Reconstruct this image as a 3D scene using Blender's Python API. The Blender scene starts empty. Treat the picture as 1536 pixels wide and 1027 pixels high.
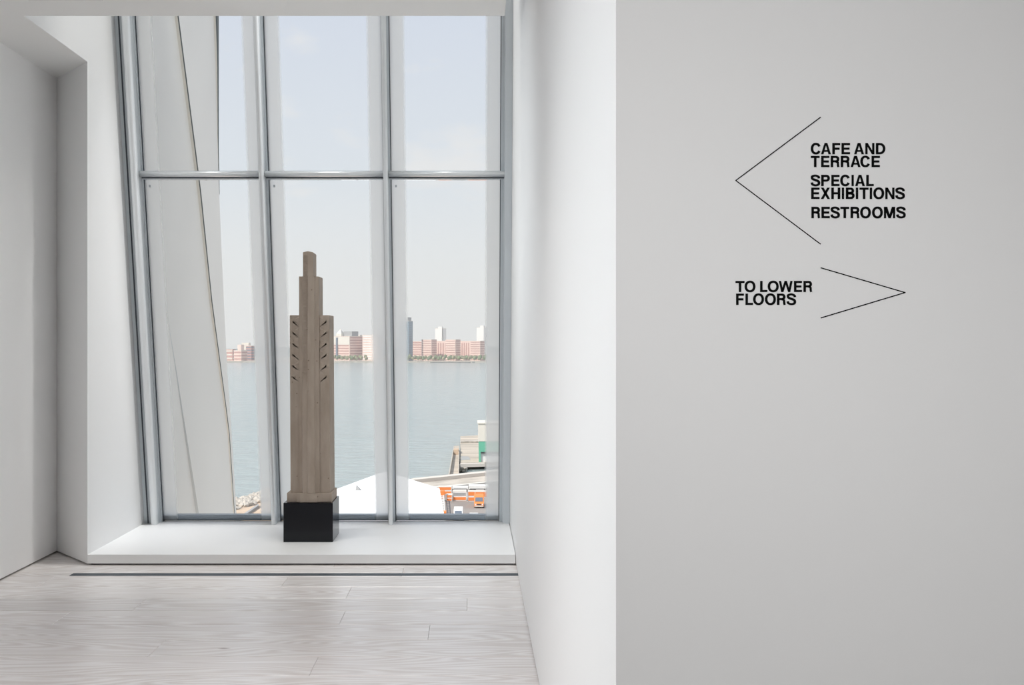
import bpy, bmesh, math, random
from mathutils import Vector, noise as mnoise

random.seed(7)
SC = bpy.context.scene
COL = SC.collection

# ------------------------------------------------------------------ camera
F = 1500.0            # focal length in pixels of the 1536 px wide frame
VX, VY, CH = 710.0, 513.5, 1.5
cam_d = bpy.data.cameras.new('camera')
cam_d.sensor_fit = 'HORIZONTAL'
cam_d.sensor_width = 36.0
cam_d.lens = F / 1536.0 * 36.0
cam_d.shift_x = (768.0 - VX) / 1536.0
cam_d.shift_y = 0.0
cam_d.clip_start = 0.05
cam_d.clip_end = 9000.0
cam = bpy.data.objects.new('camera', cam_d)
cam.location = (0, 0, CH)
cam.rotation_euler = (math.pi / 2, 0, 0)
COL.objects.link(cam)
SC.camera = cam

# ------------------------------------------------------------------ view
SC.view_settings.view_transform = 'Standard'
SC.view_settings.look = 'None'
SC.view_settings.exposure = 0.0
SC.view_settings.gamma = 1.0
SC.view_settings.use_curve_mapping = False
SC.cycles.use_denoising = True
SC.cycles.max_bounces = 14
SC.cycles.diffuse_bounces = 8
SC.cycles.transparent_max_bounces = 24
SC.cycles.caustics_reflective = False
SC.cycles.caustics_refractive = False
SC.cycles.sample_clamp_indirect = 6.0


def lin(r, g, b):
    out = []
    for c in (r, g, b):
        c /= 255.0
        out.append(c / 12.92 if c <= 0.04045 else ((c + 0.055) / 1.055) ** 2.4)
    return (out[0], out[1], out[2], 1.0)


# ------------------------------------------------------------------ sky
world = bpy.data.worlds.new('sky')
SC.world = world
world.use_nodes = True
wn, wl = world.node_tree.nodes, world.node_tree.links
wn.clear()
w_out = wn.new('ShaderNodeOutputWorld')
w_bg = wn.new('ShaderNodeBackground')
w_tc = wn.new('ShaderNodeTexCoord')
w_sep = wn.new('ShaderNodeSeparateXYZ')
w_ramp = wn.new('ShaderNodeValToRGB')
wl.new(w_tc.outputs['Generated'], w_sep.inputs[0])
wl.new(w_sep.outputs['Z'], w_ramp.inputs[0])
els = w_ramp.color_ramp.elements
els[0].position = 0.0
els[0].color = lin(241, 241, 239)
els[1].position = 1.0
els[1].color = lin(204, 217, 236)
for p, c in ((0.05, (239, 240, 238)), (0.16, (224, 230, 236)), (0.31, (215, 222, 234)), (0.55, (208, 220, 236))):
    e = els.new(p)
    e.color = lin(*c)
w_map = wn.new('ShaderNodeMapping')
w_map.inputs['Scale'].default_value = (14.0, 14.0, 34.0)
w_map.inputs['Location'].default_value = (3.1, 0.4, 0.2)
w_noise = wn.new('ShaderNodeTexNoise')
w_noise.inputs['Scale'].default_value = 1.0
w_noise.inputs['Detail'].default_value = 7.0
w_noise.inputs['Roughness'].default_value = 0.55
w_cr = wn.new('ShaderNodeValToRGB')
w_cr.color_ramp.elements[0].position = 0.58
w_cr.color_ramp.elements[0].color = (0, 0, 0, 1)
w_cr.color_ramp.elements[1].position = 0.78
w_cr.color_ramp.elements[1].color = (0.75, 0.75, 0.75, 1)
w_mix = wn.new('ShaderNodeMixRGB')
w_mix.inputs[2].default_value = lin(238, 237, 236)
wl.new(w_tc.outputs['Generated'], w_map.inputs[0])
wl.new(w_map.outputs[0], w_noise.inputs['Vector'])
w_sub = wn.new('ShaderNodeVectorMath')
w_sub.operation = 'SUBTRACT'
w_sub.inputs[1].default_value = (-0.016, 0.985, 0.178)
w_scl = wn.new('ShaderNodeVectorMath')
w_scl.operation = 'MULTIPLY'
w_scl.inputs[1].default_value = (1 / 0.085, 0.0, 1 / 0.050)
w_len = wn.new('ShaderNodeVectorMath')
w_len.operation = 'LENGTH'
w_bank = wn.new('ShaderNodeMapRange')        # one cloud bank drifting over the river
w_bank.inputs['To Min'].default_value = 0.40
w_bank.inputs['To Max'].default_value = 0.0
w_add = wn.new('ShaderNodeMath')
wl.new(w_tc.outputs['Generated'], w_sub.inputs[0])
wl.new(w_sub.outputs[0], w_scl.inputs[0])
wl.new(w_scl.outputs[0], w_len.inputs[0])
wl.new(w_len.outputs['Value'], w_bank.inputs[0])
wl.new(w_noise.outputs[0], w_add.inputs[0])
wl.new(w_bank.outputs[0], w_add.inputs[1])
wl.new(w_add.outputs[0], w_cr.inputs[0])
wl.new(w_cr.outputs[0], w_mix.inputs[0])
wl.new(w_ramp.outputs[0], w_mix.inputs[1])
wl.new(w_mix.outputs[0], w_bg.inputs[0])
w_bg.inputs[1].default_value = 1.0
wl.new(w_bg.outputs[0], w_out.inputs[0])

# ------------------------------------------------------------------ sun
sun_d = bpy.data.lights.new('sun', 'SUN')
sun_d.energy = 4.5
sun_d.angle = math.radians(0.6)
sun_d.color = (1.0, 0.94, 0.86)
sun = bpy.data.objects.new('sun', sun_d)
sun.rotation_euler = Vector((0.62, 0.42, -0.72)).to_track_quat('-Z', 'Y').to_euler()
sun.location = (-20, -20, 40)
COL.objects.link(sun)


def area_light(name, loc, target, sx, sy, power, color, spread):
    d = bpy.data.lights.new(name, 'AREA')
    d.shape = 'RECTANGLE'
    d.size, d.size_y = sx, sy
    d.energy = power
    d.color = color
    d.spread = math.radians(spread)
    o = bpy.data.objects.new(name, d)
    o.location = loc
    o.rotation_euler = (Vector(target) - Vector(loc)).to_track_quat('-Z', 'Y').to_euler()
    COL.objects.link(o)
    return o


# added out-of-view fill lights for bay and gallery: (position, target, size, watts, colour)
FILL_LIGHTS = {
    'bay_lamp': ((-1.2, 6.55, 7.25), (-1.2, 7.1, 0.0), 2.4, 0.14, 57.0, (1.0, 0.985, 0.94), 100),
    'bay_spot': ((0.0, 6.55, 7.15), (-2.6, 7.8, 1.3), 0.2, 0.2, 5.7, (1.0, 1.0, 1.0), 24),
    'wash_lamp': ((-2.2, 2.3, 3.30), (0.3, 2.4, 1.7), 0.5, 2.4, 32.5, (0.93, 0.975, 1.0), 100),
    'wash_far_lamp': ((-2.2, 4.9, 3.30), (0.288, 6.1, 2.0), 0.3, 0.9, 15.2, (0.9, 0.96, 1.0), 80),
    'room_lamp': ((-1.2, -1.8, 3.20), (0.75, 2.0, 1.5), 1.4, 0.5, 12.8, (1.0, 1.0, 1.0), 52),
    'floor_lamp': ((-1.0, 3.6, 3.33), (-1.35, 3.5, 0.0), 1.4, 1.2, 20.5, (1.0, 0.97, 0.96), 95),
}
for nm_, a_ in FILL_LIGHTS.items():
    area_light(nm_, *a_)


# ------------------------------------------------------------------ helpers
def P(x, y, Y):
    """photo position (x, y) at distance Y -> point of the room"""
    return Vector(((x - VX) * Y / F, Y, CH - (y - VY) * Y / F))


def G(x, y, h):
    """photo position on a level plane h metres below the eye"""
    Y = h * F / (y - VY)
    return Vector(((x - VX) * Y / F, Y, CH - h))


class MB:
    def __init__(self):
        self.v, self.f, self.uv = [], [], []

    def add(self, verts, faces):
        n = len(self.v)
        self.v += [tuple(p) for p in verts]
        self.f += [tuple(i + n for i in f) for f in faces]
        return self

    def box(self, x0, x1, y0, y1, z0, z1):
        return self.add([(x0, y0, z0), (x1, y0, z0), (x1, y1, z0), (x0, y1, z0),
                         (x0, y0, z1), (x1, y0, z1), (x1, y1, z1), (x0, y1, z1)],
                        [(0, 3, 2, 1), (4, 5, 6, 7), (0, 1, 5, 4), (1, 2, 6, 5), (2, 3, 7, 6), (3, 0, 4, 7)])

    def prism(self, plan, z0, z1):
        """plan: counter-clockwise (x, y); z0/z1 may be functions of nothing or numbers"""
        n = len(plan)
        v = [(x, y, z0) for x, y in plan] + [(x, y, z1) for x, y in plan]
        f = [tuple(range(n - 1, -1, -1)), tuple(range(n, 2 * n))]
        f += [(i, (i + 1) % n, n + (i + 1) % n, n + i) for i in range(n)]
        return self.add(v, f)

    def loft(self, ringa, ringb, cap=True):
        n = len(ringa)
        f = [(i, (i + 1) % n, n + (i + 1) % n, n + i) for i in range(n)]
        if cap:
            f += [tuple(range(n - 1, -1, -1)), tuple(range(n, 2 * n))]
        return self.add(list(ringa) + list(ringb), f)

    def cyl(self, a, b, r, n=10, r2=None):
        a, b = Vector(a), Vector(b)
        q = (b - a).to_track_quat('Z', 'Y')
        r2 = r if r2 is None else r2
        ra = [a + q @ Vector((r * math.cos(t), r * math.sin(t), 0)) for t in [2 * math.pi * i / n for i in range(n)]]
        rb = [b + q @ Vector((r2 * math.cos(t), r2 * math.sin(t), 0)) for t in [2 * math.pi * i / n for i in range(n)]]
        return self.loft(ra, rb)

    def build(self, name, mat, parent=None, smooth=False, bevel=0.0, kind=None, loc=None):
        me = bpy.data.meshes.new(name)
        v = self.v
        if loc is not None:
            v = [tuple(Vector(p) - Vector(loc)) for p in v]
        me.from_pydata(v, [], self.f)
        me.update()
        bm = bmesh.new()
        bm.from_mesh(me)
        bmesh.ops.recalc_face_normals(bm, faces=bm.faces)
        bm.to_mesh(me)
        bm.free()
        if smooth:
            for p in me.polygons:
                p.use_smooth = True
        me.materials.append(mat)
        o = bpy.data.objects.new(name, me)
        if loc is not None:
            o.location = loc
        COL.objects.link(o)
        if parent is not None:
            o.parent = parent
            if parent.location.length > 0:
                o.matrix_parent_inverse = parent.matrix_basis.inverted()
        if bevel > 0:
            m = o.modifiers.new('bevel', 'BEVEL')
            m.width = bevel
            m.segments = 2
            m.limit_method = 'ANGLE'
        if kind:
            o['kind'] = kind
        return o


def tag(o, label, cat, group=None, kind=None):
    o['label'] = label
    o['category'] = cat
    if group:
        o['group'] = group
    if kind:
        o['kind'] = kind
    return o


def struct(o, label=None, cat=None):
    o['kind'] = 'structure'
    if label:
        o['label'] = label
    if cat:
        o['category'] = cat
    return o


def empty(name, loc=(0, 0, 0)):
    o = bpy.data.objects.new(name, None)
    o.location = loc
    COL.objects.link(o)
    return o


# ------------------------------------------------------------------ materials
def mat(name, col, rough=0.5, metal=0.0, spec=0.5, bump=None, var=None, coat=0.0):
    m = bpy.data.materials.new(name)
    m.use_nodes = True
    nt = m.node_tree
    b = nt.nodes['Principled BSDF']
    b.inputs['Base Color'].default_value = col
    b.inputs['Roughness'].default_value = rough
    b.inputs['Metallic'].default_value = metal
    b.inputs['Specular IOR Level'].default_value = spec
    if coat:
        b.inputs['Coat Weight'].default_value = coat
    tc = nt.nodes.new('ShaderNodeTexCoord')
    if var:                                   # (scale, amount): gentle mottling
        n = nt.nodes.new('ShaderNodeTexNoise')
        n.inputs['Scale'].default_value = var[0]
        n.inputs['Detail'].default_value = 5
        mp = nt.nodes.new('ShaderNodeMapping')
        if len(var) > 2:
            mp.inputs['Scale'].default_value = var[2]
        nt.links.new(tc.outputs['Object'], mp.inputs[0])
        nt.links.new(mp.outputs[0], n.inputs['Vector'])
        mr = nt.nodes.new('ShaderNodeMapRange')
        mr.inputs['From Min'].default_value = 0.3
        mr.inputs['From Max'].default_value = 0.7
        mr.inputs['To Min'].default_value = 1 - var[1]
        mr.inputs['To Max'].default_value = 1 + var[1]
        nt.links.new(n.outputs[0], mr.inputs[0])
        mx = nt.nodes.new('ShaderNodeVectorMath')
        mx.operation = 'SCALE'
        mx.inputs[0].default_value = col[:3]
        nt.links.new(mr.outputs[0], mx.inputs['Scale'])
        nt.links.new(mx.outputs[0], b.inputs['Base Color'])
    if bump:                                  # (scale, strength, distance)
        n = nt.nodes.new('ShaderNodeTexNoise')
        n.inputs['Scale'].default_value = bump[0]
        n.inputs['Detail'].default_value = 4
        nt.links.new(tc.outputs['Object'], n.inputs['Vector'])
        bp = nt.nodes.new('ShaderNodeBump')
        bp.inputs['Strength'].default_value = bump[1]
        bp.inputs['Distance'].default_value = bump[2]
        nt.links.new(n.outputs[0], bp.inputs['Height'])
        nt.links.new(bp.outputs[0], b.inputs['Normal'])
    return m


M = {}
M['wall'] = mat('white_wall_paint', (0.87, 0.87, 0.868, 1), 0.55, bump=(60, 0.04, 0.002))
M['ceiling'] = mat('white_ceiling_paint', (0.80, 0.80, 0.79, 1), 0.7)
M['sill'] = mat('white_sill_paint', (0.88, 0.88, 0.88, 1), 0.4, bump=(40, 0.02, 0.002))
M['gap'] = mat('dark_recess', (0.03, 0.027, 0.024, 1), 0.8)
M['subfloor'] = mat('dark_subfloor', (0.12, 0.10, 0.085, 1), 0.9)
M['steel_light'] = mat('pale_grey_paint', (0.84, 0.865, 0.88, 1), 0.3, metal=0.35, bump=(30, 0.02, 0.001))
M['steel_mid'] = mat('mid_grey_paint', (0.62, 0.66, 0.69, 1), 0.4, bump=(30, 0.02, 0.001))  # jamb grey; on the mullion webs it also carries their shade
M['steel_bright'] = mat('bright_aluminium', (0.70, 0.74, 0.77, 1), 0.3, metal=0.3)
M['gasket'] = mat('dark_gasket', (0.05, 0.06, 0.075, 1), 0.6)
M['rail'] = mat('blue_grey_rail', (0.42, 0.47, 0.53, 1), 0.4)
M['grille'] = mat('dark_floor_grille', (0.11, 0.13, 0.15, 1), 0.45, metal=0.3)
M['black_block'] = mat('black_lacquer', (0.005, 0.006, 0.009, 1), 0.12, var=(6, 0.2), spec=0.32)
M['vinyl'] = mat('black_vinyl', (0.002, 0.002, 0.002, 1), 0.6, spec=0.12)
M['lamp_body'] = mat('white_lamp_housing', (0.7, 0.7, 0.7, 1), 0.5)


def stone_mat():
    m = mat('limestone', (0.36, 0.30, 0.25, 1), 0.75, bump=(90, 0.35, 0.004))
    nt = m.node_tree
    b = nt.nodes['Principled BSDF']
    tc = [n for n in nt.nodes if n.type == 'TEX_COORD'][0]
    big = nt.nodes.new('ShaderNodeTexNoise')
    big.inputs['Scale'].default_value = 7
    big.inputs['Detail'].default_value = 6
    mp = nt.nodes.new('ShaderNodeMapping')
    mp.inputs['Scale'].default_value = (2.5, 2.5, 0.6)
    nt.links.new(tc.outputs['Object'], mp.inputs[0])
    nt.links.new(mp.outputs[0], big.inputs['Vector'])
    r = nt.nodes.new('ShaderNodeValToRGB')
    r.color_ramp.elements[0].position = 0.3
    r.color_ramp.elements[0].color = (0.335, 0.27, 0.215, 1)
    r.color_ramp.elements[1].position = 0.75
    r.color_ramp.elements[1].color = (0.425, 0.355, 0.295, 1)
    nt.links.new(big.outputs[0], r.inputs[0])
    v = nt.nodes.new('ShaderNodeTexVoronoi')
    v.inputs['Scale'].default_value = 16
    rv = nt.nodes.new('ShaderNodeValToRGB')
    rv.color_ramp.elements[0].position = 0.045
    rv.color_ramp.elements[0].color = (0.55, 0.5, 0.46, 1)
    rv.color_ramp.elements[1].position = 0.10
    rv.color_ramp.elements[1].color = (1, 1, 1, 1)
    nt.links.new(tc.outputs['Object'], v.inputs['Vector'])
    nt.links.new(v.outputs['Distance'], rv.inputs[0])
    mx = nt.nodes.new('ShaderNodeMixRGB')
    mx.blend_type = 'MULTIPLY'
    mx.inputs[0].default_value = 1.0
    nt.links.new(r.outputs[0], mx.inputs[1])
    nt.links.new(rv.outputs[0], mx.inputs[2])
    nt.links.new(mx.outputs[0], b.inputs['Base Color'])
    return m


M['stone'] = stone_mat()


def plank_mat():
    m = bpy.data.materials.new('whitewashed_pine')
    m.use_nodes = True
    nt = m.node_tree
    N, L = nt.nodes, nt.links
    b = N['Principled BSDF']
    tc = N.new('ShaderNodeTexCoord')
    oi = N.new('ShaderNodeObjectInfo')
    off = N.new('ShaderNodeVectorMath')
    off.operation = 'SCALE'
    off.inputs[0].default_value = (37.0, 11.0, 5.0)
    L.new(oi.outputs['Random'], off.inputs['Scale'])
    add = N.new('ShaderNodeVectorMath')
    L.new(tc.outputs['Object'], add.inputs[0])
    L.new(off.outputs[0], add.inputs[1])
    # cathedral grain: contour lines of a stretched noise field
    mp = N.new('ShaderNodeMapping')
    mp.inputs['Scale'].default_value = (0.55, 5.0, 1.0)
    L.new(add.outputs[0], mp.inputs[0])
    n1 = N.new('ShaderNodeTexNoise')
    n1.inputs['Scale'].default_value = 1.0
    n1.inputs['Detail'].default_value = 1.5
    L.new(mp.outputs[0], n1.inputs['Vector'])
    mul = N.new('ShaderNodeMath')
    mul.operation = 'MULTIPLY'
    mul.inputs[1].default_value = 150.0
    L.new(n1.outputs[0], mul.inputs[0])
    sn = N.new('ShaderNodeMath')
    sn.operation = 'SINE'
    L.new(mul.outputs[0], sn.inputs[0])
    mr = N.new('ShaderNodeMapRange')
    mr.inputs['From Min'].default_value = -1
    mr.inputs['From Max'].default_value = 1
    L.new(sn.outputs[0], mr.inputs[0])
    # fine streaks
    mp2 = N.new('ShaderNodeMapping')
    mp2.inputs['Scale'].default_value = (1.6, 60.0, 1.0)
    L.new(add.outputs[0], mp2.inputs[0])
    n2 = N.new('ShaderNodeTexNoise')
    n2.inputs['Scale'].default_value = 1.0
    n2.inputs['Detail'].default_value = 6
    L.new(mp2.outputs[0], n2.inputs['Vector'])
    mixg = N.new('ShaderNodeMixRGB')
    mixg.inputs[0].default_value = 0.45
    L.new(mr.outputs[0], mixg.inputs[1])
    L.new(n2.outputs[0], mixg.inputs[2])
    ramp = N.new('ShaderNodeValToRGB')
    ramp.color_ramp.elements[0].position = 0.15
    ramp.color_ramp.elements[0].color = (0.655, 0.605, 0.585, 1)
    ramp.color_ramp.elements[1].position = 0.85
    ramp.color_ramp.elements[1].color = (0.80, 0.775, 0.765, 1)
    L.new(mixg.outputs[0], ramp.inputs[0])
    # knots
    mp3 = N.new('ShaderNodeMapping')
    mp3.inputs['Scale'].default_value = (0.9, 2.4, 1.0)
    L.new(add.outputs[0], mp3.inputs[0])
    vo = N.new('ShaderNodeTexVoronoi')
    vo.inputs['Scale'].default_value = 1.15
    L.new(mp3.outputs[0], vo.inputs['Vector'])
    rv = N.new('ShaderNodeValToRGB')
    rv.color_ramp.elements[0].position = 0.012
    rv.color_ramp.elements[0].color = (0.52, 0.49, 0.47, 1)
    rv.color_ramp.elements[1].position = 0.038
    rv.color_ramp.elements[1].color = (1, 1, 1, 1)
    L.new(vo.outputs['Distance'], rv.inputs[0])
    kn = N.new('ShaderNodeMixRGB')
    kn.blend_type = 'MULTIPLY'
    kn.inputs[0].default_value = 1
    L.new(ramp.outputs[0], kn.inputs[1])
    L.new(rv.outputs[0], kn.inputs[2])
    # each board its own tone
    hs = N.new('ShaderNodeHueSaturation')
    mrv = N.new('ShaderNodeMapRange')
    mrv.inputs['To Min'].default_value = 0.93
    mrv.inputs['To Max'].default_value = 1.06
    L.new(oi.outputs['Random'], mrv.inputs[0])
    L.new(mrv.outputs[0], hs.inputs['Value'])
    L.new(kn.outputs[0], hs.inputs['Color'])
    L.new(hs.outputs[0], b.inputs['Base Color'])
    b.inputs['Roughness'].default_value = 0.27
    b.inputs['Specular IOR Level'].default_value = 0.5
    bp = N.new('ShaderNodeBump')
    bp.inputs['Strength'].default_value = 0.08
    bp.inputs['Distance'].default_value = 0.002
    L.new(mixg.outputs[0], bp.inputs['Height'])
    L.new(bp.outputs[0], b.inputs['Normal'])
    return m


M['plank'] = plank_mat()


def glass_mat():
    m = bpy.data.materials.new('clear_window_glass')
    m.use_nodes = True
    N, L = m.node_tree.nodes, m.node_tree.links
    N.clear()
    out = N.new('ShaderNodeOutputMaterial')
    t = N.new('ShaderNodeBsdfTransparent')
    t.inputs[0].default_value = (0.985, 0.99, 0.99, 1)
    g = N.new('ShaderNodeBsdfGlossy')
    g.inputs['Roughness'].default_value = 0.0
    fr = N.new('ShaderNodeFresnel')
    fr.inputs['IOR'].default_value = 1.06
    mx = N.new('ShaderNodeMixShader')
    L.new(fr.outputs[0], mx.inputs[0])
    L.new(t.outputs[0], mx.inputs[1])
    L.new(g.outputs[0], mx.inputs[2])
    L.new(mx.outputs[0], out.inputs[0])
    return m


M['glass'] = glass_mat()


def frit_mat():
    """dense white ceramic dots on the glass, thinning at the inner edge (uv.x)"""
    m = bpy.data.materials.new('white_frit_dots')
    m.use_nodes = True
    N, L = m.node_tree.nodes, m.node_tree.links
    N.clear()
    out = N.new('ShaderNodeOutputMaterial')
    t = N.new('ShaderNodeBsdfTransparent')
    d = N.new('ShaderNodeBsdfDiffuse')
    d.inputs[0].default_value = (0.22, 0.22, 0.215, 1)
    tl = N.new('ShaderNodeBsdfTranslucent')
    tl.inputs[0].default_value = (0.78, 0.775, 0.765, 1)
    m1 = N.new('ShaderNodeAddShader')
    L.new(d.outputs[0], m1.inputs[0])
    L.new(tl.outputs[0], m1.inputs[1])
    uv = N.new('ShaderNodeUVMap')
    sp = N.new('ShaderNodeSeparateXYZ')
    L.new(uv.outputs[0], sp.inputs[0])
    mr = N.new('ShaderNodeMapRange')
    mr.inputs['From Min'].default_value = 0.80
    mr.inputs['From Max'].default_value = 1.0
    mr.inputs['To Min'].default_value = 0.84
    mr.inputs['To Max'].default_value = 0.0
    L.new(sp.outputs[0], mr.inputs[0])
    m2 = N.new('ShaderNodeMixShader')
    L.new(mr.outputs[0], m2.inputs[0])
    L.new(t.outputs[0], m2.inputs[1])
    L.new(m1.outputs[0], m2.inputs[2])
    L.new(m2.outputs[0], out.inputs[0])
    return m


M['frit'] = frit_mat()

# ------------------------------------------------------------------ room shell
XL, XRV, XR = -2.98, -2.60, 0.288         # left wall, bay reveal, right wall
YS, YSIGN, ZC = 6.737, 2.019, 3.39        # sill front, sign wall, ceiling
YSLOT = 5.79
ZT = 7.5
GAP = 0.011


def wall(name, plan, z0, z1, m, label):
    o = MB().prism(plan, z0, z1).build(name, m)
    return struct(o, label, 'wall')


def inset_gap(parent, plan):
    MB().prism(plan, 0.0, GAP + 0.004).build('shadow_gap', M['gap'], parent)


wl_ = wall('wall_left', [(-3.2, -4.2), (XL, -4.2), (XL, 7.154), (-3.2, 7.154)], GAP, 3.5, M['wall'],
           'shaded white wall at the far left')
inset_gap(wl_, [(-3.19, -4.1), (XL - 0.02, -4.1), (XL - 0.02, 7.19), (-3.19, 7.19)])
wr_ = wall('wall_reveal', [(XL, 7.154), (XRV, YS), (XRV, 8.15), (-3.2, 8.15), (-3.2, 7.154)], GAP, ZT, M['wall'],
           'bright white reveal wall beside the window with its angled return')
MB().box(XRV - 0.005, XRV, YSLOT - 0.05, YS - 0.0001, ZC + 0.0005, ZC + 0.32).build('upper_reveal', M['wall'], wr_)
MB().box(-2.78, XRV, 5.60, YS - 0.0001, ZC + 0.3206, ZT).build('upper_reveal', M['wall'], wr_)
inset_gap(wr_, [(XL + 0.008, 7.175), (XRV + 0.02, YS + 0.03), (XRV + 0.02, 7.2), (XL + 0.008, 7.2)])
wR_ = wall('wall_right', [(XR, YSIGN), (0.469, 2.2), (0.469, 8.3), (XR, 8.3)], GAP, ZT, M['wall'],
           'bright white side wall running to the window on the right')
inset_gap(wR_, [(XR + 0.02, 2.10), (0.46, 2.2), (0.46, 8.2), (XR + 0.02, 8.2)])
wS_ = wall('wall_front', [(XR, YSIGN), (4.2, YSIGN), (4.2, 2.2), (0.469, 2.2)], GAP, 3.6, M['wall'],
           'grey-white wall facing the viewer that carries the black wayfinding text')
inset_gap(wS_, [(XR + 0.03, YSIGN + 0.02), (4.1, YSIGN + 0.02), (4.1, 2.15), (XR + 0.12, 2.15)])
wB_ = wall('wall_back', [(-3.2, -4.4), (4.2, -4.4), (4.2, -4.2), (-3.2, -4.2)], GAP, 3.6, M['wall'],
           'white gallery wall behind the viewer')
wE_ = wall('wall_end', [(4.2, -4.4), (4.4, -4.4), (4.4, 2.2), (4.2, 2.2)], GAP, 3.6, M['wall'],
           'white gallery wall far to the right')

ce = MB().prism([(-3.2, -4.3), (4.3, -4.3), (4.3, 2.15), (0.30, 2.15), (0.30, 4.0), (0.181, 4.0), (0.181, YSLOT),
                 (XRV - 0.006, YSLOT), (XRV - 0.006, 7.3), (-3.2, 7.3)], ZC, ZC + 0.3).build('ceiling', M['ceiling'])
struct(ce, 'flat pale grey ceiling cut back in front of the tall window', 'ceiling')
MB().box(-2.78, 0.181, YSLOT - 0.15, YSLOT, ZC + 0.3, ZT).build('slot_fascia', M['ceiling'], ce)
MB().box(0.05, 0.181, 4.0, YSLOT - 0.15, ZC + 0.3, ZT).build('slot_side', M['ceiling'], ce)
MB().box(0.05, 0.40, 3.85, 4.0, ZC + 0.28, ZT).build('slot_end', M['ceiling'], ce)
MB().box(-3.3, 0.6, 3.8, 8.3, ZT, ZT + 0.2).build('bay_roof', M['ceiling'], ce)

# window sill platform
si = MB().box(XRV, XR - 0.004, YS, 8.02, GAP, 0.072).build('sill', M['sill'], bevel=0.002)
struct(si, 'low white window sill platform carrying the stone sculpture', 'sill')
MB().box(XRV + 0.02, XR - 0.02, YS + 0.02, 7.9, 0.0, GAP - 0.0005).build('shadow_gap', M['gap'], si)

# ------------------------------------------------------------------ floor of wide boards
fl = MB().box(-3.25, 4.35, -4.35, 8.2, -0.30, -0.024).build('floor', M['subfloor'])
struct(fl, 'floor of wide whitewashed pine boards', 'floor')
PW = 0.273
ROW0 = 4.504
joint_px = {0: [(470, 1000)], 1: [(208, 998)], 2: [(640, 970)], 3: [(503, 948), (60, 948)], 4: [(196, 917), (700, 930)],
            5: [(515, 905)], 6: [(413, 890), (40, 888)], 7: [(600, 870)]}


def plank(x0, x1, y0, y1):
    c = 0.0030
    g = 0.0024
    x0, x1, y0, y1 = x0 + 0.0004, x1 - 0.0004, y0 + g, y1 - g
    a = [(x0, y0, -0.022), (x1, y0, -0.022), (x1, y1, -0.022), (x0, y1, -0.022)]
    b = [(x0, y0, -c), (x1, y0, -c), (x1, y1, -c), (x0, y1, -c)]
    e = 0.0012
    d = 0.0042
    t = [(x0 + e, y0 + d, 0), (x1 - e, y0 + d, 0), (x1 - e, y1 - d, 0), (x0 + e, y1 - d, 0)]
    mb = MB()
    n = 4
    mb.v = a + b + t
    mb.f = [(3, 2, 1, 0), (8, 9, 10, 11)]
    for k in range(4):
        j = (k + 1) % 4
        mb.f += [(k, j, 4 + j, 4 + k), (4 + k, 4 + j, 8 + j, 8 + k)]
    mb.build('plank', M['plank'], fl, loc=((x0 + x1) / 2, (y0 + y1) / 2, 0))


row = -32
rng = random.Random(3)
while True:
    y0 = ROW0 + row * PW
    y1 = y0 + PW
    if y0 > 7.2:
        break
    if y1 < -4.2:
        row += 1
        continue
    xa, xb = -3.05, (4.2 if y1 < 2.3 else 0.35)
    if y0 > 6.75:
        xb = -2.55
    yy = [(y0, y1)]
    if y0 < 6.437 < y1:                       # the row that the floor grille cuts
        yy = [(y0, 6.437), (6.513, y1)]
    cuts = []
    if row in joint_px:
        cuts = [(px - VX) * (CH * F / (py - VY)) / F for px, py in joint_px[row]]
    else:
        x = xa + rng.uniform(0.8, 3.4)
        while x < xb - 0.4:
            cuts.append(x)
            x += rng.uniform(2.2, 4.2)
    cuts = sorted(c for c in cuts if xa + 0.1 < c < xb - 0.1)
    for (ya, yb) in yy:
        xs = [xa] + cuts + [xb]
        for k in range(len(xs) - 1):
            plank(xs[k], xs[k + 1], ya, yb)
    row += 1
# boards left of the grille's end
XG = (107 - VX) * 6.475 / F
plank(-3.05, XG, 6.437, 6.513)
gr = empty('floor_grille', (XG, 6.475, -0.02))
struct(gr, 'dark metal linear grille let into the floor along the sill', 'grille')
MB().box(XG, XR + 0.03, 6.4385, 6.5115, -0.023, -0.012).build('grille_tray', M['gap'], gr)
for k in range(5):
    yb = 6.4395 + k * 0.0152
    MB().box(XG, XR + 0.03, yb, yb + 0.0105, -0.012, -0.0005).build('grille_bar', M['grille'], gr)

# ------------------------------------------------------------------ the raked window
LEAN = 0.175


def WY(z):
    """distance of the glass plane at height z"""
    return 8.0 - LEAN * (z - 0.072)


def sloped(mb, x0, x1, d0, d1, z0, z1):
    """a bar that follows the lean; d0..d1 is the depth in front of (-) or behind (+) the glass"""
    ra = [(x0, WY(z0) + d0, z0), (x1, WY(z0) + d0, z0), (x1, WY(z0) + d1, z0), (x0, WY(z0) + d1, z0)]
    rb = [(x0, WY(z1) + d0, z1), (x1, WY(z1) + d0, z1), (x1, WY(z1) + d1, z1), (x0, WY(z1) + d1, z1)]
    return mb.loft(ra, rb)


win = empty('window_1', (-1.15, 8.0, 0.072))
struct(win, 'tall inward-leaning window of six panes with grey mullions over the river', 'window')
Z0, Z1 = 0.0725, ZT - 0.01
ZTR = 2.755
# mullion centres (x at the nose)
MX = [-2.505, -1.567, -0.648, 0.262]
ND = -0.17      # nose depth in front of the glass


def nose_bar(xc, w, z0, z1, d0, d1):
    prof = []
    n = 8
    r = w / 2
    for i in range(n + 1):
        t = math.pi * i / n
        prof.append((xc - r * math.cos(t), d0 + r * 0.7 * (1 - math.sin(t))))
    prof += [(xc + r, d1), (xc - r, d1)]
    ra = [(x, WY(z0) + d, z0) for x, d in prof]
    rb = [(x, WY(z1) + d, z1) for x, d in prof]
    return MB().loft(ra, rb)


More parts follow.
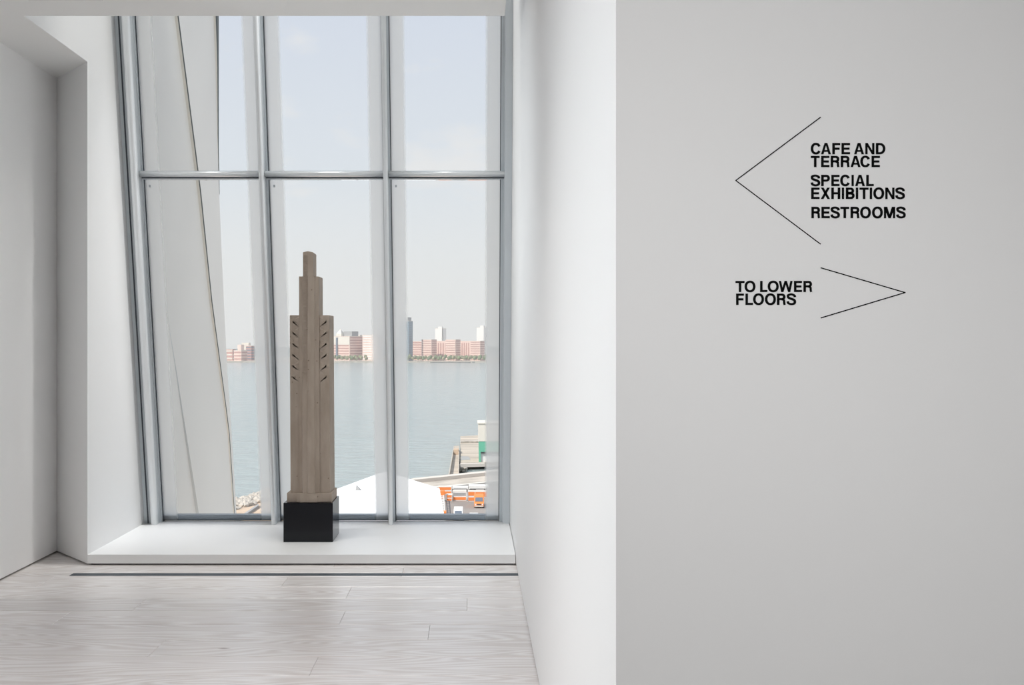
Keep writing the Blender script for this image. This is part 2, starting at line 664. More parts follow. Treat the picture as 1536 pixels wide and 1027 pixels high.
for i, xc in enumerate(MX):
    if i == 3:
        mu = sloped(MB(), 0.232, XR - 0.001, -0.11, 0.05, Z0, Z1).build('mullion', M['steel_mid'], win)
        sloped(MB(), 0.2265, 0.2319, -0.05, 0.03, Z0, Z1).build('cap', M['steel_bright'], mu)
        sloped(MB(), 0.212, 0.2264, -0.03, 0.03, Z0, Z1).build('web', M['steel_mid'], mu)
        sloped(MB(), 0.2065, 0.2119, -0.025, 0.02, Z0, Z1).build('trim', M['steel_bright'], mu)
        sloped(MB(), 0.201, 0.2064, -0.020, 0.02, Z0, Z1).build('gasket', M['gasket'], mu)
        continue
    w = 0.048 if i == 0 else 0.034
    mu = nose_bar(xc, w, Z0, Z1, ND, ND + 0.05).build('mullion', M['steel_light'], win)
    sloped(MB(), xc - w * 0.36, xc + w * 0.36, ND + 0.0501, -0.03, Z0, Z1).build('web', M['steel_mid'], mu)  # web coloured darker than the nose to stand for its shaded side
    sloped(MB(), xc - 0.026, xc + 0.026, -0.03, -0.012, Z0, Z1).build('cap', M['steel_bright'], mu)
    sloped(MB(), xc - 0.031, xc + 0.031, -0.0119, 0.04, Z0, Z1).build('gasket', M['gasket'], mu)
# jamb filler; a dark strip on its face stands for the gap's shade
jf = sloped(MB(), XRV + 0.001, -2.532, -0.10, 0.06, Z0, Z1).build('jamb', M['steel_mid'], win)
sloped(MB(), -2.572, -2.563, -0.106, -0.1001, Z0, Z1).build('shadow_gap', M['gasket'], jf)

# transoms: round bars between the mullions
for i in range(3):
    xa = MX[i] + (0.024 if i == 0 else 0.017)
    xb = MX[i + 1] - (0.017 if i < 2 else 0.030)
    yc = WY(ZTR) - 0.075
    tb = MB()
    n = 14
    prof = [(0.024 * math.cos(2 * math.pi * k / n) * 1.6, 0.021 * math.sin(2 * math.pi * k / n)) for k in range(n)]
    ra = [(xa, yc + a, ZTR + b) for a, b in prof]
    rb = [(xb, yc + a, ZTR + b) for a, b in prof]
    tr = tb.loft(ra, rb).build('transom', M['steel_light'], win, smooth=False)
    for p in tr.data.polygons:
        if len(p.vertices) == 4:
            p.use_smooth = True
    MB().box(xa, xb, yc + 0.03, yc + 0.078, ZTR - 0.030, ZTR + 0.030).build('glazing_bar', M['steel_mid'], tr)
    MB().box(xa + 0.001, xb - 0.001, yc + 0.020, yc + 0.0299, ZTR - 0.027, ZTR - 0.021).build('gasket', M['gasket'], tr)

# bottom rail behind the glass, panes, frit bands
for i in range(3):
    xa = MX[i] + 0.0311
    xb = (MX[i + 1] - 0.0311) if i < 2 else 0.2005
    sloped(MB(), xa, xb, 0.028, 0.10, 0.0727, 0.118).build('bottom_rail', M['rail'], win)
    MB().box(xa, xb, WY(0.072) + 0.0265 - 0.005, WY(0.072) + 0.0275, 0.0727, 0.080).build('gasket', M['gasket'], win)
    for (za, zb) in ((0.081, ZTR - 0.0305), (ZTR + 0.0305, Z1)):
        pane = sloped(MB(), xa, xb, 0.0, 0.016, za, zb).build('pane', M['glass'], win)
        for side in (0, 1):
            wb = 0.115
            mb = MB()
            if side == 0:
                xs = (xa, xa + wb)
            else:
                xs = (xb, xb - wb)
            d = 0.019
            mb.add([(xs[0], WY(za) + d, za), (xs[1], WY(za) + d, za), (xs[1], WY(zb) + d, zb), (xs[0], WY(zb) + d, zb)],
                   [(0, 1, 2, 3)])
            fb = mb.build('frit_band', M['frit'], pane)
            uvl = fb.data.uv_layers.new(name='UVMap')
            for lp in fb.data.loops:
                vv = fb.data.vertices[lp.vertex_index].co
                uvl.data[lp.index].uv = (0.0 if abs(vv.x - xs[0]) < 1e-5 else 1.0, 0.0)
        if za < 1.0:
            zz = zb - 0.045
            xx = xa + 0.034
            sloped(MB(), xx - 0.007, xx + 0.007, -0.002, -0.0003, zz - 0.009, zz + 0.009).build('glass_mark', M['steel_mid'], pane)

# ------------------------------------------------------------------ outside facade panels seen through the left pane
M['panel'] = mat('pale_steel_panel', (0.78, 0.78, 0.765, 1), 0.38, var=(1.3, 0.03), bump=(3, 0.05, 0.01))
M['panel_edge'] = mat('panel_edge_steel', (0.78, 0.76, 0.71, 1), 0.45)
M['panel_joint'] = mat('dark_panel_joint', (0.13, 0.15, 0.16, 1), 0.7)
fa = struct(MB().box(-3.2, -2.66, 8.155, 10.45, -3.0, 5.6).build('wall_exterior', M['panel_joint']),
            'outer face of the building clad in pale steel panels seen through the left pane', 'wall')
X0 = -2.575


def lerp_tab(tab, z):
    tab = sorted((b, a) for a, b in tab)
    if z <= tab[0][0]:
        (za, ya), (zb, yb) = tab[0], tab[1]
    elif z >= tab[-1][0]:
        (za, ya), (zb, yb) = tab[-2], tab[-1]
    else:
        for k in range(len(tab) - 1):
            if tab[k][0] <= z <= tab[k + 1][0]:
                (za, ya), (zb, yb) = tab[k], tab[k + 1]
                break
    return ya + (yb - ya) * (z - za) / (zb - za)


LA = [(8.62, 4.32), (9.33, 2.92), (9.75, 1.91), (10.47, .58), (10.73, -.37)]
LR = [(9.90, 4.71), (9.98, 4.22), (10.03, 3.6), (10.16, 2.74), (10.30, 1.94), (10.46, 1.18), (10.64, .53), (10.86, -.38)]
LC = [(7.70, 3.10), (8.49, 1.58), (8.63, 1.31), (8.88, .77), (9.30, -.11)]


def fA(z): return lerp_tab(LA, z)
def fR(z): return max(lerp_tab(LR, z), fA(z) + 0.06)
def fC(z): return max(lerp_tab(LC, z), WY(z) + 0.14)
def fW(z): return WY(z) + 0.12


def curved_panel(name, fa_, fb_, xa_, xb_, z0, z1, m, thick=0.02, n=24):
    mb = MB()
    zs = [z0 + (z1 - z0) * k / n for k in range(n + 1)]
    nu = 4
    for z in zs:
        for j in range(nu + 1):
            u = j / nu
            mb.v.append((xa_(z) + (xb_(z) - xa_(z)) * u, fa_(z) + (fb_(z) - fa_(z)) * u, z))
    st = nu + 1
    off = len(mb.v)
    mb.v += [(x - thick, y, z) for x, y, z in mb.v]
    for k in range(n):
        for j in range(nu):
            a = k * st + j
            mb.f.append((a, a + 1, a + st + 1, a + st))
            mb.f.append((off + a, off + a + st, off + a + st + 1, off + a + 1))
        a, b = k * st, k * st + nu
        mb.f.append((a, a + st, off + a + st, off + a))
        mb.f.append((b, off + b, off + b + st, b + st))
    for j in range(nu):
        mb.f.append((j, off + j, off + j + 1, j + 1))
        a = n * st + j
        mb.f.append((a, a + 1, off + a + 1, off + a))
    o = mb.build(name, m, fa, smooth=False)
    return o


def sC(z): return max(0.0, min(0.024, 0.0145 * (1.62 - z)))      # how far panel 2 stands proud of panel 1
def sA(z): return 0.030 if z > 3.0 else max(0.014, 0.014 + 0.016 * (z + 0.4) / 3.4)


curved_panel('facade_panel', fW, fC, lambda z: X0, lambda z: X0, -2.5, 5.6, M['panel'])
curved_panel('facade_panel', lambda z: fC(z) + 0.004, fA, lambda z: X0 + sC(z), lambda z: X0, -2.5, 5.6, M['panel'])
curved_panel('facade_panel', lambda z: fA(z) + 0.02, fR, lambda z: X0 + 0.012, lambda z: X0 + 0.004, -2.5, 5.6, M['panel'])
# flanges and dark joints at the panel edges
curved_panel('panel_flange', lambda z: fA(z) - 0.002, lambda z: fA(z) + 0.004, lambda z: X0 + 0.0005, lambda z: X0 + sA(z) * 0.75, -2.5, 5.6, M['panel_edge'], 0.004)
curved_panel('panel_joint', lambda z: fA(z) + 0.006, lambda z: fA(z) + 0.012, lambda z: X0 + sA(z) * 0.5, lambda z: X0 + sA(z) * 1.05, -2.5, 5.6, M['panel_joint'], 0.004)
curved_panel('panel_joint', lambda z: fC(z) - 0.006, lambda z: fC(z) + 0.003, lambda z: X0 + 0.0003, lambda z: X0 + 0.0003 + sC(z), -2.5, 1.6, M['steel_mid'], 0.004)
curved_panel('panel_flange', lambda z: fR(z) + 0.002, lambda z: fR(z) + 0.01, lambda z: X0 + 0.003, lambda z: X0 + 0.0031 + 0.019 * max(0.0, min(1.0, (z - 3.3) / 1.2)), 3.3, 5.6, M['panel_edge'], 0.004)
curved_panel('panel_joint', lambda z: fR(z) + 0.012, lambda z: fR(z) + 0.02, lambda z: X0 + 0.003 + 0.012 * max(0.0, min(1.0, (z - 3.0) / 1.5)), lambda z: X0 + 0.0031 + 0.026 * max(0.0, min(1.0, (z - 3.0) / 1.5)), 3.0, 5.6, M['panel_joint'], 0.004)

# ------------------------------------------------------------------ sculpture on its black block
YB = 7.152
ZB0, ZB1 = 0.0725, 0.353
pb = MB().box(-1.359, -1.005, YB, YB + 0.335, ZB0, ZB1).build('pedestal_block', M['black_block'], bevel=0.003)
tag(pb, 'glossy black block on the window sill under the stone tower', 'pedestal')
K = 7.19 / F


def sx(px): return (px - VX) * K
def sz(py): return CH - (py - VY) * K


sc_ = empty('stone_sculpture', (-1.18, 7.3, ZB1))
tag(sc_, 'tall stepped grey-brown limestone tower sculpture standing on the black block', 'sculpture')
YF = 7.195              # front face of the shaft
# plinth with a bowed middle
zp0, zp1 = ZB1 + 0.0005, sz(738.8)
MB().prism([(sx(430.5), YF - 0.012), (sx(446), YF - 0.012), (sx(452), YF - 0.030), (sx(476), YF - 0.030), (sx(482), YF - 0.012),
            (sx(498), YF - 0.012), (sx(498), YF + 0.255), (sx(430.5), YF + 0.255)], zp0, zp1).build('plinth', M['stone'], sc_, bevel=0.003)


def taper_box(mb, x0t, x1t, x0b, x1b, yf, yb, z0, z1):
    return mb.loft([(x0b, yf, z0), (x1b, yf, z0), (x1b, yb, z0), (x0b, yb, z0)],
                   [(x0t, yf, z1), (x1t, yf, z1), (x1t, yb, z1), (x0t, yb, z1)])


z_sh, z_md, z_tp = sz(472.5), sz(414.5), sz(378.5)
shaft = taper_box(MB(), sx(434.3), sx(493.6), sx(435.6), sx(495.2), YF, YF + 0.235, zp1 + 0.0003, z_sh).build('shaft', M['stone'], sc_, bevel=0.002)
mid = taper_box(MB(), sx(448.6), sx(478.4), sx(449.2), sx(479.6), YF - 0.012, YF + 0.175, zp1 + 0.0006, z_md).build('tower', M['stone'], sc_, bevel=0.0015)
# central ridge with a canted right flank rising into the spire
rp_b = [(sx(453.5), YF - 0.0125), (sx(455), YF - 0.026), (sx(461), YF - 0.026), (sx(463), YF - 0.034), (sx(471.5), YF - 0.028), (sx(473.5), YF - 0.0125)]
MB().prism([(x, y) for x, y in rp_b] + [(sx(473.5), YF - 0.012), (sx(453.5), YF - 0.012)], zp1 + 0.001, z_md).build('ridge', M['stone'], sc_)
spx0, spx1 = sx(455.0), sx(470.2)
smid = sx(462.6)
mb = MB()
plan = [(spx0, YF - 0.024), (smid, YF - 0.032), (spx1, YF - 0.024), (spx1, YF + 0.13), (smid, YF + 0.15), (spx0, YF + 0.13)]
zt = [z_tp, z_tp + 0.008, z_tp, z_tp - 0.004, z_tp, z_tp - 0.004]
lo = [(x, y, z_md + 0.0003) for x, y in plan]
hi = [(x, y, z) for (x, y), z in zip(plan, zt)]
mb.loft(lo, hi)
mb.build('spire', M['stone'], sc_, bevel=0.0015)
# stepped notches climbing the left flank of the ridge
mb = MB()
py = 383.0
while py < 566:
    z1_, z0_ = sz(py), sz(py + 3.6)
    xa, xb = sx(455.4), sx(461.2)
    yb_, yo = YF - 0.0235, YF - 0.036
    dep = yo if py < 480 else yo + 0.006 * (py - 480) / 90
    mb.add([(xa, yb_, z0_), (xb, yb_, z0_), (xb, yb_, z1_), (xa, yb_, z1_), (xa + 0.004, dep, z1_), (xb - 0.001, dep, z1_)],
           [(0, 1, 5, 4), (4, 5, 2, 3), (1, 2, 5), (0, 4, 3), (0, 3, 2, 1)])
    py += 5.55
mb.build('notch_column', M['stone'], sc_, kind='stuff')
# zigzag pleats on both shoulders of the shaft
for side in (0, 1):
    inner, outer = (448.4, 438.8) if side == 0 else (479.8, 489.4)
    for k in range(6):
        yv = 480.5 + k * 16.6
        mb = MB()
        a = (sx(outer), YF - 0.0004, sz(yv))
        b = (sx(inner), YF - 0.0004, sz(yv - 6.8))
        c = (sx(inner), YF - 0.0004, sz(yv + 9.4))
        a2 = (sx(outer), YF - 0.0004, sz(yv + 3.2))
        b2 = (sx(inner), YF - 0.0025, sz(yv - 3.6))
        mb.add([a, b, c, b2, a2], [(0, 1, 3), (0, 3, 2, 4), (1, 2, 3), (0, 4, 2, 1)])
        mb.build('pleat', M['stone'], sc_)

# ------------------------------------------------------------------ wayfinding lettering
T = 0.195       # stroke in cap heights


def stroke(mb, pts, t, closed=False, y0=0.0, y1=0.0):
    n = len(pts)
    le, ri = [], []
    for i in range(n):
        p = Vector(pts[i])
        if closed:
            a, b = Vector(pts[(i - 1) % n]), Vector(pts[(i + 1) % n])
        else:
            a = Vector(pts[i - 1]) if i > 0 else None
            b = Vector(pts[i + 1]) if i < n - 1 else None
        d1 = (p - a).normalized() if a is not None else None
        d2 = (b - p).normalized() if b is not None else None
        if d1 is None:
            d1 = d2
        if d2 is None:
            d2 = d1
        tg = (d1 + d2)
        tg = tg.normalized() if tg.length > 1e-6 else d1
        nm = Vector((-tg.y, tg.x))
        c = max(0.35, nm.dot(Vector((-d1.y, d1.x))))
        tt = t(p, tg) if callable(t) else t
        le.append(p + nm * (tt / 2 / c))
        ri.append(p - nm * (tt / 2 / c))
    m = n if closed else n - 1
    for i in range(m):
        j = (i + 1) % n
        poly(mb, [le[i], ri[i], ri[j], le[j]])


def poly(mb, pts):
    n = len(pts)
    v = [(p[0], 0.0, p[1]) for p in pts] + [(p[0], 1.0, p[1]) for p in pts]
    f = [tuple(range(n)), tuple(range(2 * n - 1, n - 1, -1))] + [(i, (i + 1) % n, n + (i + 1) % n, n + i) for i in range(n)]
    mb.add(v, f)


def rect(mb, x0, x1, z0, z1):
    poly(mb, [(x0, z0), (x1, z0), (x1, z1), (x0, z1)])


TV, TH = 0.222, 0.188


def tw(p, tg):     # heavier verticals than horizontals
    return TH + (TV - TH) * abs(tg.y)


def sarc(cx, cz, rx, rz, a0, a1, n, e=2.25):
    out = []
    for k in range(n + 1):
        t = math.radians(a0 + (a1 - a0) * k / n)
        c, s = math.cos(t), math.sin(t)
        out.append((cx + rx * math.copysign(abs(c) ** (2 / e), c), cz + rz * math.copysign(abs(s) ** (2 / e), s)))
    return out


def glyph(ch, w):
    mb = MB()
    if ch in 'EFL':
        rect(mb, 0, TV, 0, 1)
        if ch in 'EF':
            rect(mb, TV, w, 1 - TH, 1)
            rect(mb, TV, w - 0.05, 0.5 - TH / 2 + (0.0 if ch == 'E' else -0.01), 0.5 + TH / 2)
        if ch in 'EL':
            rect(mb, TV, w, 0, TH)
    elif ch == 'I':
        rect(mb, 0, w, 0, 1)
    elif ch == 'H':
        rect(mb, 0, TV, 0, 1)
        rect(mb, w - TV, w, 0, 1)
        rect(mb, TV, w - TV, 0.5 - TH / 2, 0.5 + TH / 2)
    elif ch == 'T':
        rect(mb, 0, w, 1 - TH, 1)
        rect(mb, w / 2 - TV / 2, w / 2 + TV / 2, 0, 1 - TH)
    elif ch == 'A':
        s = 0.215
        poly(mb, [(0, 0), (s, 0), (w / 2 + 0.005, 0.80), (w / 2 + 0.125, 1), (w / 2 - 0.125, 1)])
        poly(mb, [(w - s, 0), (w, 0), (w / 2 + 0.125, 1), (w / 2 - 0.125, 1), (w / 2 - 0.005, 0.80)])
        rect(mb, 0.22, w - 0.22, 0.22, 0.22 + 0.155)
    elif ch == 'N':
        rect(mb, 0, 0.195, 0, 1)
        rect(mb, w - 0.195, w, 0, 1)
        poly(mb, [(0, 1), (w - 0.215, 0), (w, 0), (0.215, 1)])
    elif ch == 'M':
        rect(mb, 0, 0.185, 0, 1)
        rect(mb, w - 0.185, w, 0, 1)
        poly(mb, [(0, 1), (0.28, 1), (w / 2 + 0.10, 0), (w / 2 - 0.10, 0)])
        poly(mb, [(w, 1), (w - 0.28, 1), (w / 2 - 0.10, 0), (w / 2 + 0.10, 0)])
    elif ch == 'W':
        q = w / 4
        for x in (0, w / 2):
            poly(mb, [(x - (0.0 if x == 0 else 0.10), 1), (x + (0.20 if x == 0 else 0.10), 1), (x + q + 0.10, 0), (x + q - 0.10, 0)])
            poly(mb, [(x + 2 * q - (0.10 if x == 0 else 0.20), 1), (x + 2 * q + (0.10 if x == 0 else 0.0), 1), (x + q + 0.10, 0), (x + q - 0.10, 0)])
    elif ch == 'X':
        s = 0.235
        poly(mb, [(0, 0), (s, 0), (w - 0.015, 1), (w - 0.015 - s, 1)])
        poly(mb, [(w - s, 0), (w, 0), (0.015 + s, 1), (0.015, 1)])
    elif ch == 'O':
        rx, rz = w / 2 - TV / 2, 0.52 - TH / 2
        stroke(mb, sarc(w / 2, 0.5, rx, rz, 0, 351, 39, 2.15), tw, closed=True)
    elif ch == 'C':
        rx, rz = w / 2 - TV / 2, 0.52 - TH / 2
        stroke(mb, sarc(w / 2, 0.5, rx, rz, 27, 333, 36, 2.15), tw)
    elif ch == 'D':
        rect(mb, 0, TV, 0, 1)
        h = 0.5 - TH / 2
        pts = [(TV * 0.5, 1 - TH / 2), (w * 0.42, 1 - TH / 2)] + sarc(w * 0.42, 0.5, w * 0.58 - TV / 2, h, 84, -84, 20, 2.1) + [(w * 0.42, TH / 2), (TV * 0.5, TH / 2)]
        stroke(mb, pts, tw)
    elif ch in 'PR':
        rect(mb, 0, TV, 0, 1)
        zl = 0.40 if ch == 'P' else 0.42
        cz = (1 + zl) / 2 - 0.0
        h = (1 - zl) / 2 - TH / 2
        xw = w if ch == 'P' else w - 0.01
        cx = xw - h - TV / 2 - 0.01
        pts = [(TV * 0.5, 1 - TH / 2), (cx, 1 - TH / 2)] + sarc(cx, cz, xw - TV / 2 - cx, h, 84, -84, 14, 2.1) + [(cx, zl + TH / 2), (TV * 0.5, zl + TH / 2)]
        stroke(mb, pts, tw)
        if ch == 'R':
            pts = [(w * 0.52, zl + TH / 2)] + sarc(w * 0.52, zl - 0.09, w * 0.31, 0.165, 75, 0, 7, 2.3) + [(w * 0.84, 0.15), (w * 0.885, 0.0)]
            stroke(mb, pts, 0.195)
    elif ch == 'B':
        rect(mb, 0, TV, 0, 1)
        for (zl, zh, xw) in ((0.0, 0.58, w), (0.44, 1.0, w - 0.045)):
            cz = (zl + zh) / 2
            h = (zh - zl) / 2 - TH / 2
            cx = xw - h - TV / 2 - 0.02
            stroke(mb, [(TV * 0.5, zh - TH / 2), (cx, zh - TH / 2)] + sarc(cx, cz, xw - TV / 2 - cx, h, 84, -84, 12, 2.1) + [(cx, zl + TH / 2), (TV * 0.5, zl + TH / 2)], tw)
    elif ch == 'S':
        q = T / 2
        L_, R_ = q, w - q
        ctl = [(R_ - 0.005, 0.685), (R_ - 0.05, 0.835), (w * 0.5, 0.932), (L_ + 0.045, 0.865), (L_ + 0.015, 0.735), (L_ + 0.085, 0.625),
               (w * 0.5, 0.535), (R_ - 0.075, 0.435), (R_ + 0.0, 0.285), (R_ - 0.06, 0.135), (w * 0.5, 0.068), (L_ + 0.05, 0.155), (L_ - 0.005, 0.325)]
        pts = []
        n = len(ctl)
        for i in range(n - 1):
            p0, p1, p2, p3 = [Vector(ctl[max(0, min(n - 1, k))]) for k in (i - 1, i, i + 1, i + 2)]
            for s in range(5):
                u = s / 5
                pts.append(tuple(0.5 * ((2 * p1) + (-p0 + p2) * u + (2 * p0 - 5 * p1 + 4 * p2 - p3) * u * u + (-p0 + 3 * p1 - 3 * p2 + p3) * u ** 3)))
        pts.append(ctl[-1])
        stroke(mb, pts, lambda p, tg: 0.178 + 0.04 * abs(tg.y) + 0.025 * (1 - min(1.0, abs(p.y - 0.5) / 0.2)))
    return mb


YV = YSIGN


def sign_pt(px, py, d=0.0):
    return ((px - VX) * YV / F, YV - d, CH - (py - VY) * YV / F)


def set_letter(parent, ch, xa, xb, ytop, ybot):
    cap = ybot - ytop
    g = glyph(ch, (xb - xa) / cap)
    mb = MB()
    mb.v = [sign_pt(xa + vx * cap, ybot - vz * cap, 0.0001 + vy * 0.0007) for vx, vy, vz in g.v]
    mb.f = g.f
    o = mb.build('letter', M['vinyl'], parent)
    o['label'] = 'black letter ' + ch
    return o


def line_strokes(parent, pts, w):
    for a, b in ((0, 1), (1, 2)):
        pa, pb_ = Vector(pts[a]), Vector(pts[b])
        d = (pb_ - pa).normalized()
        nrm = Vector((-d.y, d.x)) * (w / 2)
        ext = d * (w * 0.35)
        q = [pa - nrm - ext, pb_ - nrm + ext, pb_ + nrm + ext, pa + nrm - ext]
        v = [sign_pt(p.x, p.y, 0.0001) for p in q] + [sign_pt(p.x, p.y, 0.0007) for p in q]
        mb = MB()
        mb.add(v, [(0, 1, 2, 3), (7, 6, 5, 4), (0, 4, 5, 1), (1, 5, 6, 2), (2, 6, 7, 3), (3, 7, 4, 0)])
        mb.build('arrow_line', M['vinyl'], parent)


sg1 = empty('wayfinding_sign', sign_pt(1230, 366))
tag(sg1, 'black lettering with a large left-pointing arrow for the cafe, exhibitions and restrooms', 'sign', 'wayfinding lettering on the wall')
line_strokes(sg1, [(1230.5, 176), (1103.6, 270.6), (1230.5, 365.8)], 1.5)
Q = 7.9
for word, y0, y1, ext in (
    ('CAFEAND', 75, 208, [(127, 247), (248, 365), (382, 475), (491, 592), (640, 757), (773, 880), (898, 1010)]),
    ('TERRACE', 227, 360, [(127, 232), (250, 347), (363, 466), (482, 586), (598, 716), (714, 832), (847, 946)]),
    ('SPECIAL', 452, 585, [(127, 237), (250, 353), (370, 467), (476, 594), (610, 636), (652, 768), (784, 873)]),
    ('EXHIBITIONS', 603, 738, [(132, 231), (245, 355), (370, 476), (495, 521), (542, 646), (661, 688), (704, 812), (826, 853), (868, 996), (1010, 1118), (1130, 1240)]),
    ('RESTROOMS', 830, 965, [(134, 237), (253, 352), (362, 470), (477, 582), (598, 703), (712, 838), (853, 980), (994, 1126), (1140, 1250)])):
    for ch, (xa, xb) in zip(word, ext):
        set_letter(sg1, ch, 1200 + xa / Q, 1200 + xb / Q, 205 + y0 / Q, 205 + y1 / Q)
sg2 = empty('wayfinding_sign', sign_pt(1230, 477))
tag(sg2, 'black lettering with a small right-pointing arrow for the lower floors', 'sign', 'wayfinding lettering on the wall')
line_strokes(sg2, [(1231.5, 401.6), (1357.5, 438.6), (1231.5, 476.5)], 1.5)
Q = 11.378
for word, y0, y1, ext in (
    ('TOLOWER', 127, 317, [(92, 248), (248, 433), (512, 637), (642, 830), (832, 1067), (1090, 1227), (1252, 1400)]),
    ('FLOORS', 343, 537, [(102, 238), (262, 392), (393, 579), (595, 782), (800, 948), (967, 1125)])):
    for ch, (xa, xb) in zip(word, ext):
        set_letter(sg2, ch, 1095 + xa / Q, 1095 + xb / Q, 410 + y0 / Q, 410 + y1 / Q)

# ------------------------------------------------------------------ outdoors: river, banks, city
HW, HQ = 35.0, 33.0      # river and quay below the eye
FAR = HW * F / 30.0      # far waterline


def water_mat():
    m = bpy.data.materials.new('river_water')
    m.use_nodes = True
    N, L = m.node_tree.nodes, m.node_tree.links
    b = N['Principled BSDF']
    b.inputs['Base Color'].default_value = (0.345, 0.40, 0.40, 1)
    b.inputs['Roughness'].default_value = 0.17
    b.inputs['IOR'].default_value = 1.33
    tc = N.new('ShaderNodeTexCoord')
    mp = N.new('ShaderNodeMapping')
    mp.inputs['Scale'].default_value = (0.07, 0.10, 1.0)
    n = N.new('ShaderNodeTexNoise')
    n.inputs['Scale'].default_value = 1.0
    n.inputs['Detail'].default_value = 7
    n.inputs['Roughness'].default_value = 0.62
    L.new(tc.outputs['Object'], mp.inputs[0])
    L.new(mp.outputs[0], n.inputs['Vector'])
    bp = N.new('ShaderNodeBump')
    bp.inputs['Strength'].default_value = 1.0
    bp.inputs['Distance'].default_value = 2.2
    L.new(n.outputs[0], bp.inputs['Height'])
    L.new(bp.outputs[0], b.inputs['Normal'])
    return m


M['water'] = water_mat()
M['concrete'] = mat('sunlit_concrete', (0.50, 0.45, 0.39, 1), 0.85, var=(0.25, 0.22))
M['asphalt'] = mat('worn_asphalt', (0.30, 0.27, 0.25, 1), 0.9, var=(0.15, 0.12))
M['deck'] = mat('weathered_pier_deck', (0.50, 0.44, 0.37, 1), 0.85, var=(0.12, 0.3, (0.3, 2.0, 1)))
M['membrane'] = mat('white_roof_membrane', (0.86, 0.86, 0.85, 1), 0.7)
M['metal_roof'] = mat('white_metal', (0.80, 0.79, 0.77, 1), 0.5)
M['cream'] = mat('cream_cladding', (0.74, 0.70, 0.63, 1), 0.7)
M['green'] = mat('teal_green_paint', (0.16, 0.48, 0.34, 1), 0.6)
M['orange'] = mat('safety_orange_paint', (0.85, 0.26, 0.07, 1), 0.55)
M['dark'] = mat('dark_shadowed_metal', (0.06, 0.06, 0.065, 1), 0.6)  # one even dark metal colour
M['window_dark'] = mat('dark_far_glass', (0.16, 0.19, 0.24, 1), 0.3)
M['tyre'] = mat('black_rubber', (0.03, 0.03, 0.03, 1), 0.8)
M['brick_pink'] = mat('pink_brick', (0.80, 0.62, 0.55, 1), 0.85, var=(0.05, 0.10))
M['brick_win'] = mat('brick_window_bands', (0.52, 0.31, 0.28, 1), 0.7)
M['pale_band'] = mat('pale_stone_band', (0.68, 0.62, 0.56, 1), 0.8)
M['glass_tower'] = mat('blue_grey_curtain_wall', (0.24, 0.32, 0.38, 1), 0.35)
M['grey_roof'] = mat('grey_roof', (0.36, 0.36, 0.36, 1), 0.8)
M['leaf'] = mat('tree_leaves', (0.20, 0.24, 0.13, 1), 0.8, var=(0.4, 0.3))
M['leaf2'] = mat('olive_leaves', (0.29, 0.28, 0.17, 1), 0.8, var=(0.4, 0.3))
M['bark'] = mat('bark', (0.12, 0.09, 0.07, 1), 0.9)
M['hill'] = mat('wooded_hill', (0.20, 0.24, 0.24, 1), 0.95, var=(0.02, 0.2))
M['sand_light'] = mat('sunlit_paving', (0.60, 0.52, 0.44, 1), 0.9, var=(0.05, 0.1))
M['rock'] = mat('pale_riprap', (0.48, 0.44, 0.39, 1), 0.9, var=(0.8, 0.25))
M['sand'] = mat('sandy_path', (0.58, 0.45, 0.34, 1), 0.9, var=(0.3, 0.15))

river = MB().add([(-2500, 60, CH - HW), (2500, 60, CH - HW), (2500, FAR + 20, CH - HW), (-2500, FAR + 20, CH - HW)], [(0, 1, 2, 3)]).build('river', M['water'])
tag(river, 'wide grey-green river with small ripples', 'river', kind='stuff')

# far bank
s_far = FAR / F
fb_ = MB().box(-2500, 2500, FAR, FAR + 900, CH - HW - 3, CH - HW + 2.4).build('far_bank', M['concrete'])
struct(fb_, 'pale quay wall and ground along the far river bank', 'bank')
hl = MB()
prev = None
pts = []
for k in range(121):
    X = -1600 + 3200 * k / 120
    h = 16 + 10 * mnoise.noise((X * 0.004, 1.7, 0.3)) + 3 * mnoise.noise((X * 0.03, 5.1, 0))
    pts.append((X, h))
Yh = FAR + 520
zb = CH - HW
for k in range(120):
    (xa, ha), (xb, hb) = pts[k], pts[k + 1]
    hl.add([(xa, Yh, zb), (xb, Yh, zb), (xb, Yh + 60, zb + hb + 8), (xa, Yh + 60, zb + ha + 8), (xa, Yh + 300, zb), (xb, Yh + 300, zb)],
           [(0, 1, 2, 3), (3, 2, 5, 4)])
hills = hl.build('hill_ridge', M['hill'])
struct(hills, 'low wooded ridge behind the far bank', 'hill')

TH_ = math.radians(25)
ZF = CH - HW + 2.4


